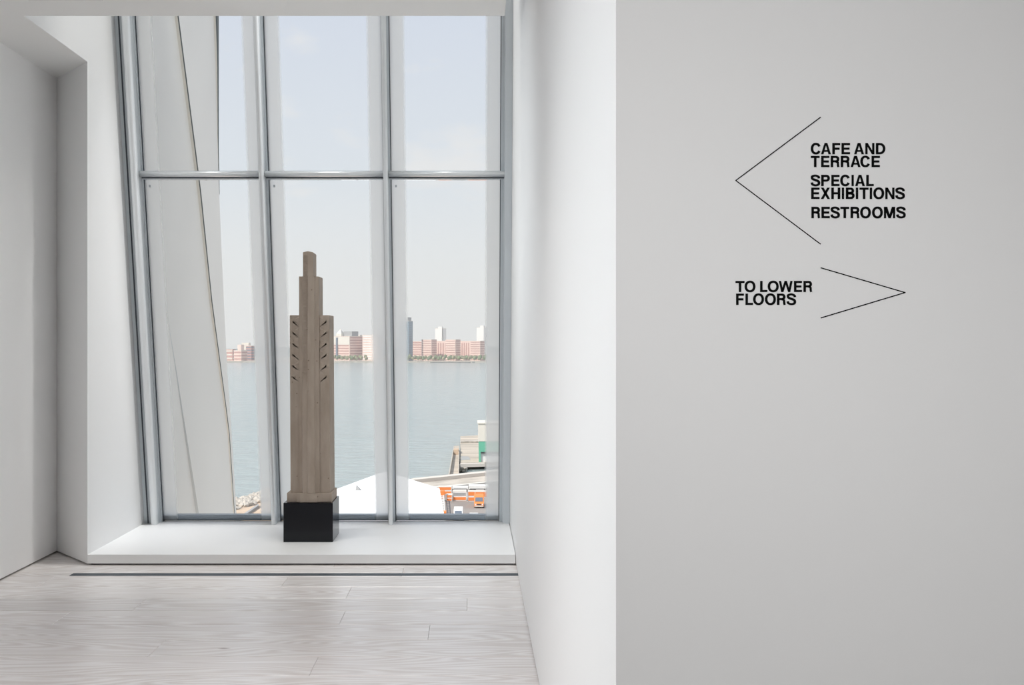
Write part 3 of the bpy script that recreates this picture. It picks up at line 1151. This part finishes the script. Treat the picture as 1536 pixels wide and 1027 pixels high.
def bld(name, label, xl, xf, xs, yt, Y=None, body='brick_pink', nb=0, band='brick_win', yb=None, vertical=0, group='buildings on the far bank',
        wing=None, phi=TH_, bandh=0.42):
    """far building: front face from photo x xl to xf, right flank to xs, top at yt"""
    Y = Y or FAR + 60
    s = Y / F
    z0 = ZF if yb is None else CH - (yb - VY) * s
    z1 = CH - (yt - VY) * s
    w = (xf - xl) * s / math.cos(phi)
    d = max(6.0, (xs - xf) * s / math.sin(phi))
    e = Vector((math.cos(phi), -math.sin(phi)))
    n = Vector((math.sin(phi), math.cos(phi)))
    B = Vector(((xf - VX) * s, Y))
    A = B - e * w
    C_ = B + n * d
    D = A + n * d
    root = empty(name, (A.x, A.y, z0))
    tag(root, label, 'building', group)
    MB().prism([tuple(A), tuple(B), tuple(C_), tuple(D)], z0, z1).build('body', M[body], root)
    # roof parapet
    o = 0.8
    c = (A + B + C_ + D) / 4
    ring = [c + (p - c) * 1.015 for p in (A, B, C_, D)]
    MB().prism([tuple(p) for p in ring], z1, z1 + 0.9).build('parapet', M['pale_band'], root)
    if nb:
        fh = (z1 - z0) / nb
        for k in range(nb):
            za = z0 + fh * (k + 0.35)
            for (p, q, nn) in ((A, B, -n), (B, C_, e)):
                dd = (q - p)
                pa, pb2 = p + dd * 0.04, q - dd * 0.04
                MB().prism([tuple(pa + nn * 0.4), tuple(pb2 + nn * 0.4), tuple(pb2), tuple(pa)], za, za + fh * bandh).build('window_band', M[band], root)
    if vertical:
        for k in range(vertical):
            u = (k + 0.5) / vertical
            p = A + (B - A) * (u - 0.22 / vertical)
            q = A + (B - A) * (u + 0.22 / vertical)
            MB().prism([tuple(p - n * 0.4), tuple(q - n * 0.4), tuple(q), tuple(p)], z0 + 5, z1 - 3).build('window_strip', M[band], root)
    return root, (A, B, C_, D, z0, z1)


# middle group
r1, (A, B, C_, D, z0, z1) = bld('office_building', 'pink and cream office block with a white pointed roof right of the stone tower', 497, 524.5, 540, 504.5, nb=9)
e = (B - A)
n = (D - A)
MB().prism([tuple(A - n.normalized() * 0.6), tuple(B - n.normalized() * 0.6), tuple(B), tuple(A)], z0 + (z1 - z0) * 0.66, z1 - 0.5).build('upper_cladding', M['cream'], r1)
a0 = A + e * 0.50 + n * 0.2
a1 = A + e * 0.98 + n * 0.2
MB().prism([tuple(a0), tuple(a1), tuple(a1 + n * 0.5), tuple(a0 + n * 0.5)], z1, z1 + 9.5).build('plant_room', M['grey_roof'], r1)
g0, g1 = A + e * 0.18 + n * 0.05, A + e * 0.48 + n * 0.05
g2, g3 = g1 + n * 0.25, g0 + n * 0.25
gc = (g0 + g1 + g2 + g3) / 4
mb = MB().prism([tuple(g0), tuple(g1), tuple(g2), tuple(g3)], z1, z1 + 5)
mb.add([(g0.x, g0.y, z1 + 5), (g1.x, g1.y, z1 + 5), (g2.x, g2.y, z1 + 5), (g3.x, g3.y, z1 + 5), (gc.x, gc.y, z1 + 14)], [(0, 1, 4), (1, 2, 4), (2, 3, 4), (3, 0, 4)])
mb.build('pointed_roof', M['cream'], r1)
ey = e * 0.22
MB().prism([tuple(A + ey - n.normalized() * 1.6), tuple(A + ey * 1.45 - n.normalized() * 1.6), tuple(A + ey * 1.45), tuple(A + ey)], z0 + 3, z1 - 2).build('stair_strip', M['window_dark'], r1)
bld('office_building', 'pale banded office block beside the middle mullion', 542.5, 566, 572, 502.5, Y=FAR + 60, body='brick_pink', nb=10, band='metal_roof', bandh=0.45)
bld('tower_block', 'narrow cream tower behind the pink office block', 536.5, 540, 542.5, 502.5, Y=FAR + 130, body='cream')

# right group
r, (A, B, C_, D, z0, z1) = bld('glass_tower', 'slim blue-grey glass tower beside the right pane edge', 598, 613, 618.5, 481.5, Y=FAR + 30, body='glass_tower', nb=22, band='window_dark', bandh=0.3)
MB().prism([tuple(A + (B - A) * 0.2), tuple(A + (B - A) * 0.93), tuple(A + (B - A) * 0.93 + (D - A) * 0.8), tuple(A + (B - A) * 0.2 + (D - A) * 0.8)], z1, z1 + 7).build('plant_room', M['grey_roof'], r)
bld('apartment_block', 'low pink brick apartment block next to the glass tower', 616, 634, 636, 512, Y=FAR + 90, nb=8)
bld('apartment_block', 'pink brick apartment block below the left white tower', 632, 647.2, 654.5, 509.5, Y=FAR + 40, nb=9, bandh=0.3)
bld('apartment_block', 'set-back striped brick wing below the left white tower', 652, 670, 674, 511.5, Y=FAR + 78, body='brick_pink', vertical=5)
bld('apartment_block', 'pink brick apartment block midway between the white towers', 668, 683.2, 690.5, 509.5, Y=FAR + 40, nb=9, bandh=0.3)
bld('apartment_block', 'set-back striped brick wing left of the right white tower', 688, 708, 711, 511.5, Y=FAR + 78, body='brick_pink', vertical=6)
bld('apartment_block', 'pink brick apartment block below the right white tower', 705.5, 720.2, 727, 511.5, Y=FAR + 40, nb=9, bandh=0.3)
r, (A, B, C_, D, z0, z1) = bld('apartment_tower', 'white apartment tower with a grey flank above the brick blocks', 652.5, 663, 669, 493, Y=FAR + 230, body='metal_roof')
MB().prism([tuple(A + (B - A) * 0.45 - (D - A) * 0.03), tuple(B - (D - A) * 0.03), tuple(B + (D - A) * 0.3), tuple(A + (B - A) * 0.45 + (D - A) * 0.3)], z0, z1 + 4.5).build('lift_shaft', M['metal_roof'], r)
r, (A, B, C_, D, z0, z1) = bld('apartment_tower', 'white apartment tower at the right edge of the city view', 715, 726, 731, 491.5, Y=FAR + 230, body='metal_roof')
MB().prism([tuple(A + (B - A) * 0.45 - (D - A) * 0.03), tuple(A + (B - A) * 0.95 - (D - A) * 0.03), tuple(B + (D - A) * 0.3), tuple(A + (B - A) * 0.45 + (D - A) * 0.3)], z0, z1 + 4.5).build('lift_shaft', M['metal_roof'], r)
# left group
r, (A, B, C_, D, z0, z1) = bld('ferry_terminal', 'pink terminal building with a stepped centre seen beside the steel panels', 349.5, 362, 368, 526, Y=FAR + 30, nb=3, band='brick_win')
MB().prism([tuple(A + (B - A) * 0.5), tuple(A + (B - A) * 0.97), tuple(A + (B - A) * 0.97 + (D - A) * 0.5), tuple(A + (B - A) * 0.5 + (D - A) * 0.5)], z1, z1 + 11).build('clock_stage', M['brick_pink'], r)
bld('warehouse', 'pale yellow warehouse behind the pink terminal', 361, 373, 375, 514.5, Y=FAR + 150, body='cream', nb=4, band='pale_band')
bld('warehouse', 'dark brick warehouse right of the pink terminal', 367, 377, 381, 519, Y=FAR + 70, body='brick_win', nb=5, band='window_dark', phi=math.radians(40))
bld('warehouse', 'low brick warehouse left of the pink terminal', 330, 349, 352, 524, Y=FAR + 60, body='brick_win', nb=3, band='pale_band')

# trees along the far bank
def tree_meshes():
    out = []
    for k in range(4):
        bm = bmesh.new()
        bmesh.ops.create_icosphere(bm, subdivisions=2, radius=1.0)
        for v in bm.verts:
            d = 1 + 0.35 * mnoise.noise(v.co * 1.8 + Vector((k * 7.1, 0, 0)))
            v.co = Vector((v.co.x * d, v.co.y * d, v.co.z * d * 0.85))
        me = bpy.data.meshes.new('crown')
        bm.to_mesh(me)
        bm.free()
        me.materials.append(M['leaf'] if k % 2 else M['leaf2'])
        out.append(me)
    tm = MB().cyl((0, 0, 0), (0, 0, 1), 0.06, 6, 0.04)
    me = bpy.data.meshes.new('trunk')
    me.from_pydata(tm.v, [], tm.f)
    me.materials.append(M['bark'])
    return out, me


crowns, trunk = tree_meshes()
rt = random.Random(11)


def far_tree(px, row_, label, group):
    Y = FAR + 7 + row_ * 11 + rt.uniform(0, 1.5)
    h = rt.uniform(8.0, 9.6) + row_ * 1.6
    root = empty('bank_tree', ((px - VX) * Y / F, Y, ZF))
    tag(root, label, 'tree', group)
    c = bpy.data.objects.new('crown', rt.choice(crowns))
    r = rt.uniform(3.0, 3.6)
    c.scale = (r * 0.95, r * 0.95, r * 1.25)
    c.location = (0, 0, h - r * 1.0)
    c.rotation_euler = (0, 0, rt.uniform(0, 6))
    COL.objects.link(c)
    c.parent = root
    t = bpy.data.objects.new('trunk', trunk)
    t.scale = (3.0, 3.0, h - r)
    COL.objects.link(t)
    t.parent = root


for (pa, pb2, lab, grp) in ((498.5, 554, 'small round tree in the row below the pink and cream office block', 'trees on the far bank in the middle pane'),
                            (611.5, 729, 'small round tree in the row below the pink apartment blocks', 'trees on the far bank in the right pane')):
    for row_ in (0, 1):
        px = pa + row_ * 3.6
        while px < pb2:
            far_tree(px, row_, lab, grp)
            px += rt.uniform(7.0, 8.2)
# low barge moored on the far side
bp_ = MB().prism([((645 - VX) * s_far, FAR - 14), ((708 - VX) * s_far, FAR - 14), ((712 - VX) * s_far, FAR - 4), ((643 - VX) * s_far, FAR - 4)], CH - HW - 0.5, CH - HW + 1.6)
bo = bp_.build('moored_barge', M['concrete'])
tag(bo, 'long low pale pontoon along the far bank below the trees', 'pontoon')
MB().box((646 - VX) * s_far, (706 - VX) * s_far, FAR - 14.3, FAR - 14.05, CH - HW + 0.0, CH - HW + 0.6).build('fender', M['dark'], bo)

# ---- near bank, right
ZQ = CH - HQ


def slab(name, pxs, h, thick, m, parent=None):
    pl = [tuple(G(x, y, h)[:2]) for x, y in pxs]
    return MB().prism(pl, CH - h - thick, CH - h).build(name, m, parent)


quay = struct(slab('quay_ground', [(560, 900), (900, 900), (900, 694), (728, 706), (690, 709.5), (622, 717), (590, 722)], HQ, 4.0, M['asphalt']),
              'worn asphalt yard on the near river bank', 'ground')
street = MB().box(-260, 260, -60, G(0, 900, HQ).y, ZQ - 4, ZQ - 0.01).build('street_ground', M['sand_light'])
struct(street, 'sunlit street and yard far below the window', 'ground')
# raised promenade wall between yard and river
prom = empty('promenade', (0, 240, ZQ))
struct(prom, 'sandy concrete promenade curving between the yard and the river', 'promenade')
up = [(595, 722.5), (622, 716.5), (655, 713.3), (690, 709.7), (728, 705.8), (780, 700)]
dn = [(595, 738), (622, 733), (655, 729.5), (690, 726.5), (728, 722.5), (780, 716)]
for k in range(len(up) - 1):
    slab('paving_slab', [dn[k], dn[k + 1], up[k + 1], up[k]], HQ - 0.5, 0.9, M['concrete'], prom)
    a, b = up[k], up[k + 1]
    slab('river_parapet', [(a[0], a[1] + 2.6), (b[0], b[1] + 2.6), (b[0], b[1] + 0.1), (a[0], a[1] + 0.1)], HQ - 1.3, 0.79, M['pale_band'], prom)
    a, b = dn[k], dn[k + 1]
    slab('yard_kerb', [(a[0], a[1] + 0.8), (b[0], b[1] + 0.8), (b[0], b[1] - 0.6), (a[0], a[1] - 0.6)], HQ - 0.9, 0.39, M['cream'], prom)
# pier beyond
pier = struct(slab('pier_deck', [(690.5, 694), (727, 693), (760, 692), (760, 650), (716, 652.5), (690.5, 654)], HQ, 1.2, M['deck']),
              'weathered pale pier deck standing out in the river', 'pier')
slab('deck_edge', [(690.5, 695.6), (727, 694.6), (727, 693.4), (690.5, 694.4)], HQ - 0.7, 0.9, M['pale_band'], pier)
slab('deck_step', [(691, 661.8), (717, 661.2), (717, 660.2), (691, 660.8)], HQ - 0.6, 0.55, M['rock'], pier)
slab('deck_patch', [(691, 690), (706, 689), (703, 684.5), (691, 684)], HQ - 0.03, 0.02, M['grey_roof'], pier)
wk = struct(slab('pier_walkway', [(673, 712), (688, 711), (688.5, 668), (681, 668.5)], HQ + 0.3, 1.0, M['deck']),
            'narrow pale walkway leading onto the pier', 'walkway')
for (a, b, c, d) in (((672.4, 712), (674.2, 712), (681.4, 669), (680.4, 669)), ((687.4, 711), (688.6, 711), (688.8, 668.5), (688.0, 668.5))):
    slab('walkway_wall', [a, b, c, d], HQ - 0.6, 0.89, M['rock'], wk)
hut = MB().box(*[v for v in (G(680.5, 680, HQ).x, G(688, 680, HQ).x)], G(680, 680, HQ).y, G(680, 680, HQ).y + 4, ZQ - 0.29, ZQ + 1.2).build('gate_hut', M['sand'])
tag(hut, 'small tan gate block on the walkway to the pier', 'hut')
# rocks beside the inlet
rb_ = MB()
rr = random.Random(5)
rock_bm = []


def rock(mb, c, r, seed):
    bm = bmesh.new()
    bmesh.ops.create_icosphere(bm, subdivisions=1, radius=r)
    for v in bm.verts:
        v.co *= 1 + 0.45 * mnoise.noise(v.co / r * 1.3 + Vector((seed * 3.3, seed, 0)))
        v.co.z *= 0.7
    bm.verts.ensure_lookup_table()
    mb.add([v.co + Vector(c) for v in bm.verts], [tuple(v.index for v in f.verts) for f in bm.faces])
    bm.free()


for k in range(60):
    g = G(rr.uniform(689.5, 697.5), rr.uniform(694.5, 708.5), HW)
    rock(rb_, (g.x, g.y, g.z + rr.uniform(0.2, 1.6)), rr.uniform(0.5, 1.0), k)
rbo = rb_.build('riprap_bank', M['rock'])
tag(rbo, 'heap of pale boulders beside the dark inlet at the pier', 'rocks', kind='stuff')

# shed on the pier
Ysh = G(717, 693, HQ).y
k_ = Ysh / F
xs0, xs1 = (717.3 - VX) * k_, (762 - VX) * k_
shed = empty('pier_shed', (xs0, Ysh, ZQ))
tag(shed, 'cream pier shed with a teal green band at the right edge of the water', 'building')
zt_ = CH - (630 - VY) * (Ysh + 9.2) / F - 0.3
zg1, zg0 = CH - (662 - VY) * k_, CH - (678 - VY) * k_
MB().box(xs0, xs1, Ysh + 0.5, Ysh + 9, zg1, zt_).build('upper_wall', M['cream'], shed)
MB().box(xs0 + 0.15, xs1, Ysh + 0.6, Ysh + 8.9, zg0, zg1 - 0.001).build('green_band', M['green'], shed)
MB().box(xs0 + 0.3, xs1, Ysh + 0.7, Ysh + 8.8, ZQ, zg0 - 0.001).build('lower_wall', M['metal_roof'], shed)
MB().box(xs0 + 0.15, xs0 + 0.7, Ysh + 0.3, Ysh + 0.69, ZQ, zg0).build('corner_post', M['green'], shed)
MB().box(xs0 + 0.8, xs1, Ysh + 0.2, Ysh + 0.69, zg0 - 0.35, zg0 - 0.01).build('canopy', M['dark'], shed)
MB().box(xs0 - 0.2, xs1, Ysh + 0.3, Ysh + 9.2, zt_, zt_ + 0.3).build('roof_edge', M['cream'], shed)

# ---- the yard
def yard_pt(px, py): return G(px, py, HQ)


def striped_container(x0, x1, ytop, ybot, label, stripes, group='orange and white containers in the yard'):
    g = yard_pt((x0 + x1) / 2, ybot)
    s = g.y / F
    xa, xb = (x0 - VX) * s, (x1 - VX) * s
    h = (ybot - ytop) * s
    root = empty('storage_container', (xa, g.y, ZQ))
    tag(root, label, 'container', group)
    MB().box(xa, xb, g.y, g.y + 2.2, ZQ + 0.02, ZQ + h * 0.97).build('body', M['metal_roof'], root)
    for (u0, u1, mm) in stripes:
        MB().box(xa + 0.08, xb - 0.08, g.y - 0.05, g.y - 0.002, ZQ + h * u0, ZQ + h * u1).build('stripe', M[mm], root)
    for xx in (xa, xb - 0.1):
        MB().box(xx, xx + 0.1, g.y - 0.09, g.y - 0.051, ZQ + 0.02, ZQ + h * 0.97).build('corner_post', M['metal_roof'], root)
    MB().box(xa, xb, g.y - 0.02, g.y + 2.22, ZQ + h * 0.971, ZQ + h).build('roof', M['pale_band'], root)
    return root


S1 = [(0.10, 0.42, 'orange'), (0.60, 0.95, 'orange')]
S2 = [(0.10, 0.40, 'orange'), (0.55, 0.85, 'grey_roof')]
striped_container(657, 677.5, 730, 741.5, 'orange and white container in the back row beside the white roof', S1)
striped_container(669.5, 678.3, 742, 751.5, 'orange and white container in the front row nearest the white roof', S1)
striped_container(679, 699.8, 736.5, 751, 'white container with grey upper and orange lower stripe in the middle of the front row', S2)
striped_container(701.5, 713, 737, 752, 'orange striped container just left of the orange van', S1)
striped_container(712, 732, 737, 746, 'orange container behind the orange van', [(0.15, 0.9, 'orange')])
for (x0, x1, yt, yb, lab) in ((678.5, 702, 729.5, 736, 'long grey-white trailer behind the middle container'), (703, 733, 727, 736, 'long white trailer behind the orange van')):
    g = yard_pt((x0 + x1) / 2, yb + 2)
    s = g.y / F
    root = empty('parked_trailer', ((x0 - VX) * s, g.y, ZQ))
    tag(root, lab, 'trailer')
    xa, xb = (x0 - VX) * s, (x1 - VX) * s
    MB().box(xa, xb, g.y, g.y + 2.6, ZQ + 0.7, ZQ + (yb + 2 - yt) * s * 0.85).build('body', M['metal_roof'], root)
    MB().box(xa + 0.3, xb - 0.3, g.y - 0.04, g.y - 0.002, ZQ + 0.85, ZQ + 0.55 * (yb - yt) * s).build('side_panel', M['grey_roof'], root)
    for u in (0.12, 0.28, 0.85):
        MB().cyl((xa + (xb - xa) * u, g.y + 0.05, ZQ + 0.42), (xa + (xb - xa) * u, g.y + 0.35, ZQ + 0.42), 0.42, 10).build('wheel', M['tyre'], root)


def van(x0, x1, ytop, ybot, label, paint, length=4.5, group=None):
    g = yard_pt((x0 + x1) / 2, ybot)
    s = g.y / F
    xa, xb = (x0 - VX) * s, (x1 - VX) * s
    h = (ybot - ytop) * s
    w = xb - xa
    y0 = g.y
    root = empty('van', ((xa + xb) / 2, y0, ZQ))
    tag(root, label, 'van', group)
    z = ZQ
    # lower body with a bonnet, cabin with sloped windscreen
    prof = [(0, 0.12), (0, 0.40), (0.10, 0.52), (0.22, 0.92), (0.30, 1.0), (0.95, 1.0), (1.0, 0.92), (1.0, 0.12)]
    ra = [(xa, y0 + a * length, z + b * h) for a, b in prof]
    rb2 = [(xb, y0 + a * length, z + b * h) for a, b in prof]
    MB().loft(ra, rb2).build('body', M[paint], root, bevel=0.06)
    MB().add([(xa + w * .1, y0 + .105 * length - .03, z + .56 * h), (xb - w * .1, y0 + .105 * length - .03, z + .56 * h),
              (xb - w * .13, y0 + .205 * length - .03, z + .88 * h), (xa + w * .13, y0 + .205 * length - .03, z + .88 * h),
              (xa + w * .1, y0 + .105 * length + .03, z + .55 * h), (xb - w * .1, y0 + .105 * length + .03, z + .55 * h),
              (xb - w * .13, y0 + .205 * length + .03, z + .87 * h), (xa + w * .13, y0 + .205 * length + .03, z + .87 * h)],
             [(0, 1, 2, 3), (7, 6, 5, 4), (0, 4, 5, 1), (1, 5, 6, 2), (2, 6, 7, 3), (3, 7, 4, 0)]).build('windscreen', M['window_dark'], root)
    MB().box(xa + w * .05, xb - w * .05, y0 - 0.12, y0 - 0.001, z + .13 * h, z + .24 * h).build('bumper', M['pale_band'], root)
    MB().box(xa + w * .3, xb - w * .3, y0 - 0.05, y0 - 0.001, z + .27 * h, z + .37 * h).build('radiator', M['dark'], root)
    for u in (0.06, 0.78):
        MB().box(xa + w * u, xa + w * (u + .16), y0 - 0.04, y0 - 0.001, z + .28 * h, z + .38 * h).build('headlamp', M['metal_roof'], root)
    for xx in (xa + 0.02, xb - 0.24):
        for yy in (0.18, 0.8):
            MB().cyl((xx, y0 + length * yy, z + 0.33), (xx + 0.22, y0 + length * yy, z + 0.33), 0.33, 12).build('wheel', M['tyre'], root)
    return root


van(711.3, 725.8, 744.5, 762, 'orange van with a dark windscreen parked in the yard', 'orange')
van(680.5, 694.2, 765, 781, 'white van at the bottom of the yard', 'metal_roof')
van(704, 717.5, 774, 789, 'white car roof just above the window rail', 'metal_roof', 4.0)

# boom lift lying beside the white roof
g = yard_pt(666, 776)
s = g.y / F
bl = empty('boom_lift', (g.x, g.y, ZQ))
tag(bl, 'orange boom lift with a white ladder frame beside the white roof', 'lift')
gt = yard_pt(664, 752)
MB().box((663 - VX) * s, (669.5 - VX) * s, g.y - 1.2, g.y + 0.5, ZQ + 0.3, ZQ + 1.3).build('chassis', M['orange'], bl, bevel=0.05)
MB().box((660.5 - VX) * gt.y / F, (667 - VX) * gt.y / F, gt.y, gt.y + 1.2, ZQ + 0.6, ZQ + 2.2).build('platform', M['orange'], bl, bevel=0.05)
for u in (662.8, 667.2):
    a = Vector(((u - VX) * s, g.y, ZQ + 1.3))
    b = Vector(((u - 1.5 - VX) * gt.y / F, gt.y, ZQ + 1.3))
    MB().cyl(a, b, 0.09, 6).build('side_rail', M['metal_roof'], bl)
for k in range(9):
    u = (k + 0.5) / 9
    yy = g.y + (gt.y - g.y) * u
    xa = ((662.8 - VX) * s) * (1 - u) + ((661.3 - VX) * gt.y / F) * u
    xb = ((667.2 - VX) * s) * (1 - u) + ((665.7 - VX) * gt.y / F) * u
    MB().box(xa, xb, yy - 0.35, yy + 0.35, ZQ + 1.25, ZQ + 1.35).build('rung', M['metal_roof'], bl)
for xx in (663.3, 669):
    for dy in (-0.9, 0.2):
        MB().cyl(((xx - VX) * s - 0.1, g.y + dy, ZQ + 0.3), ((xx - VX) * s + 0.15, g.y + dy, ZQ + 0.3), 0.3, 10).build('wheel', M['tyre'], bl)

# white flat-roofed building right below the window
HR = 20.0
rp = [(577, 706.5), (470, 746.0), (470, 960), (705, 960), (667.2, 777), (659.2, 732)]
plan = [tuple(G(x, y, HR)[:2]) for x, y in rp]
wb_ = empty('flat_roof_building', (plan[2][0], plan[2][1], ZQ))
tag(wb_, 'bright white flat roof right outside below the window', 'building')
MB().prism(plan, ZQ, CH - HR - 0.3).build('body', M['cream'], wb_)
c = Vector((sum(p[0] for p in plan) / 6, sum(p[1] for p in plan) / 6))
MB().prism(plan, CH - HR - 0.299, CH - HR).build('roof', M['membrane'], wb_)
g = G(537, 735.5, HR)
mb = MB().add([(g.x - .35, g.y, g.z), (g.x + .35, g.y, g.z), (g.x + .35, g.y + .7, g.z), (g.x - .35, g.y + .7, g.z), (g.x - .25, g.y + .35, g.z + .75)],
              [(0, 1, 4), (1, 2, 4), (2, 3, 4), (3, 0, 4), (3, 2, 1, 0)])
mb.build('roof_vent', M['grey_roof'], wb_)

# ---- near bank, left: riprap point with a sandy path
pt = struct(slab('bank_point', [(250, 800), (425, 800), (425, 747), (411, 733), (387, 741.5), (352, 755), (300, 777)], HQ, 3.0, M['sand']),
            'sandy river point below the left pane', 'ground')
mb = MB()
for k in range(420):
    u = rr.random()
    x = 340 + 75 * u
    ytop = 757.5 - (x - 340) * 0.365
    y = ytop + rr.uniform(0, 1) * (10 + 8 * (x - 340) / 75)
    g = G(x, y, HQ)
    rock(mb, (g.x, g.y, g.z + rr.uniform(-0.2, 0.35)), rr.uniform(0.5, 1.0), k)
ro = mb.build('riprap_slope', M['rock'])
tag(ro, 'slope of pale riprap stones at the water edge seen through the left pane', 'rocks', kind='stuff')
curb = slab('path_kerb', [(352, 779), (357, 779), (388, 757.5), (388, 755)], HQ - 0.5, 0.5, M['grey_roof'], pt)

# ------------------------------------------------------------------ added fixtures around the fill lights, out of view
def added_fixture(name, label, x0, x1, y0, y1, z0, z1):
    root = empty(name, ((x0 + x1) / 2, (y0 + y1) / 2, z1))
    tag(root, label, 'lamp')
    MB().box(x0, x1, y0, y1, z1 - 0.03, z1).build('housing', M['lamp_body'], root)
    for (a, b, c, d) in ((x0, x0 + .02, y0, y1), (x1 - .02, x1, y0, y1), (x0 + .02, x1 - .02, y0, y0 + .02), (x0 + .02, x1 - .02, y1 - .02, y1)):
        MB().box(a, b, c, d, z0, z1 - 0.0301).build('rim', M['lamp_body'], root)


added_fixture('cove_lamp', 'long white lamp fixture high inside the window bay', -2.45, 0.05, 6.46, 6.64, 7.262, 7.499)
added_fixture('ceiling_lamp', 'long white ceiling lamp along the left side of the gallery', -2.5, -1.9, 1.05, 3.55, 3.345, 3.389)
added_fixture('ceiling_lamp', 'short white ceiling lamp near the window bay', -2.4, -2.0, 4.4, 5.4, 3.345, 3.389)
added_fixture('ceiling_lamp', 'broad white ceiling lamp above the floor boards', -1.75, -0.25, 2.95, 4.25, 3.345, 3.389)
added_fixture('ceiling_lamp', 'white ceiling lamp behind the viewer', -2.2, -0.2, -2.1, -1.5, 3.345, 3.389)
MB().box(-2.59, 0.17, 6.44, 6.459, 6.35, 7.499).build('baffle', M['lamp_body'], bpy.data.objects['cove_lamp'])  # unseen plate added to keep the bay fill off floor and sill front
sp_ = empty('spot_lamp', (0.0, 6.55, 7.499))
tag(sp_, 'small white spotlight high in the right corner of the window bay', 'lamp')
MB().cyl((0.0, 6.55, 7.30), (0.0, 6.55, 7.499), 0.02, 10).build('stem', M['lamp_body'], sp_)
MB().cyl((0.016, 6.545, 7.20), (0.05, 6.535, 7.33), 0.13, 16, 0.08).build('head', M['lamp_body'], sp_)

# ------------------------------------------------------------------ summer haze over the river
hz = bpy.data.materials.new('summer_haze')
hz.use_nodes = True
hz.node_tree.nodes.clear()
ho = hz.node_tree.nodes.new('ShaderNodeOutputMaterial')
hv = hz.node_tree.nodes.new('ShaderNodeVolumeScatter')
hv.inputs['Color'].default_value = (0.97, 0.98, 1.0, 1)
hv.inputs['Density'].default_value = 0.00022
hv.inputs['Anisotropy'].default_value = 0.0
hz.node_tree.links.new(hv.outputs[0], ho.inputs['Volume'])
hzo = MB().box(-2400, 2400, 300, FAR + 880, CH - HW + 0.2, 150).build('summer_haze', hz)
tag(hzo, 'thin bright summer haze over the river and city', 'haze', kind='stuff')
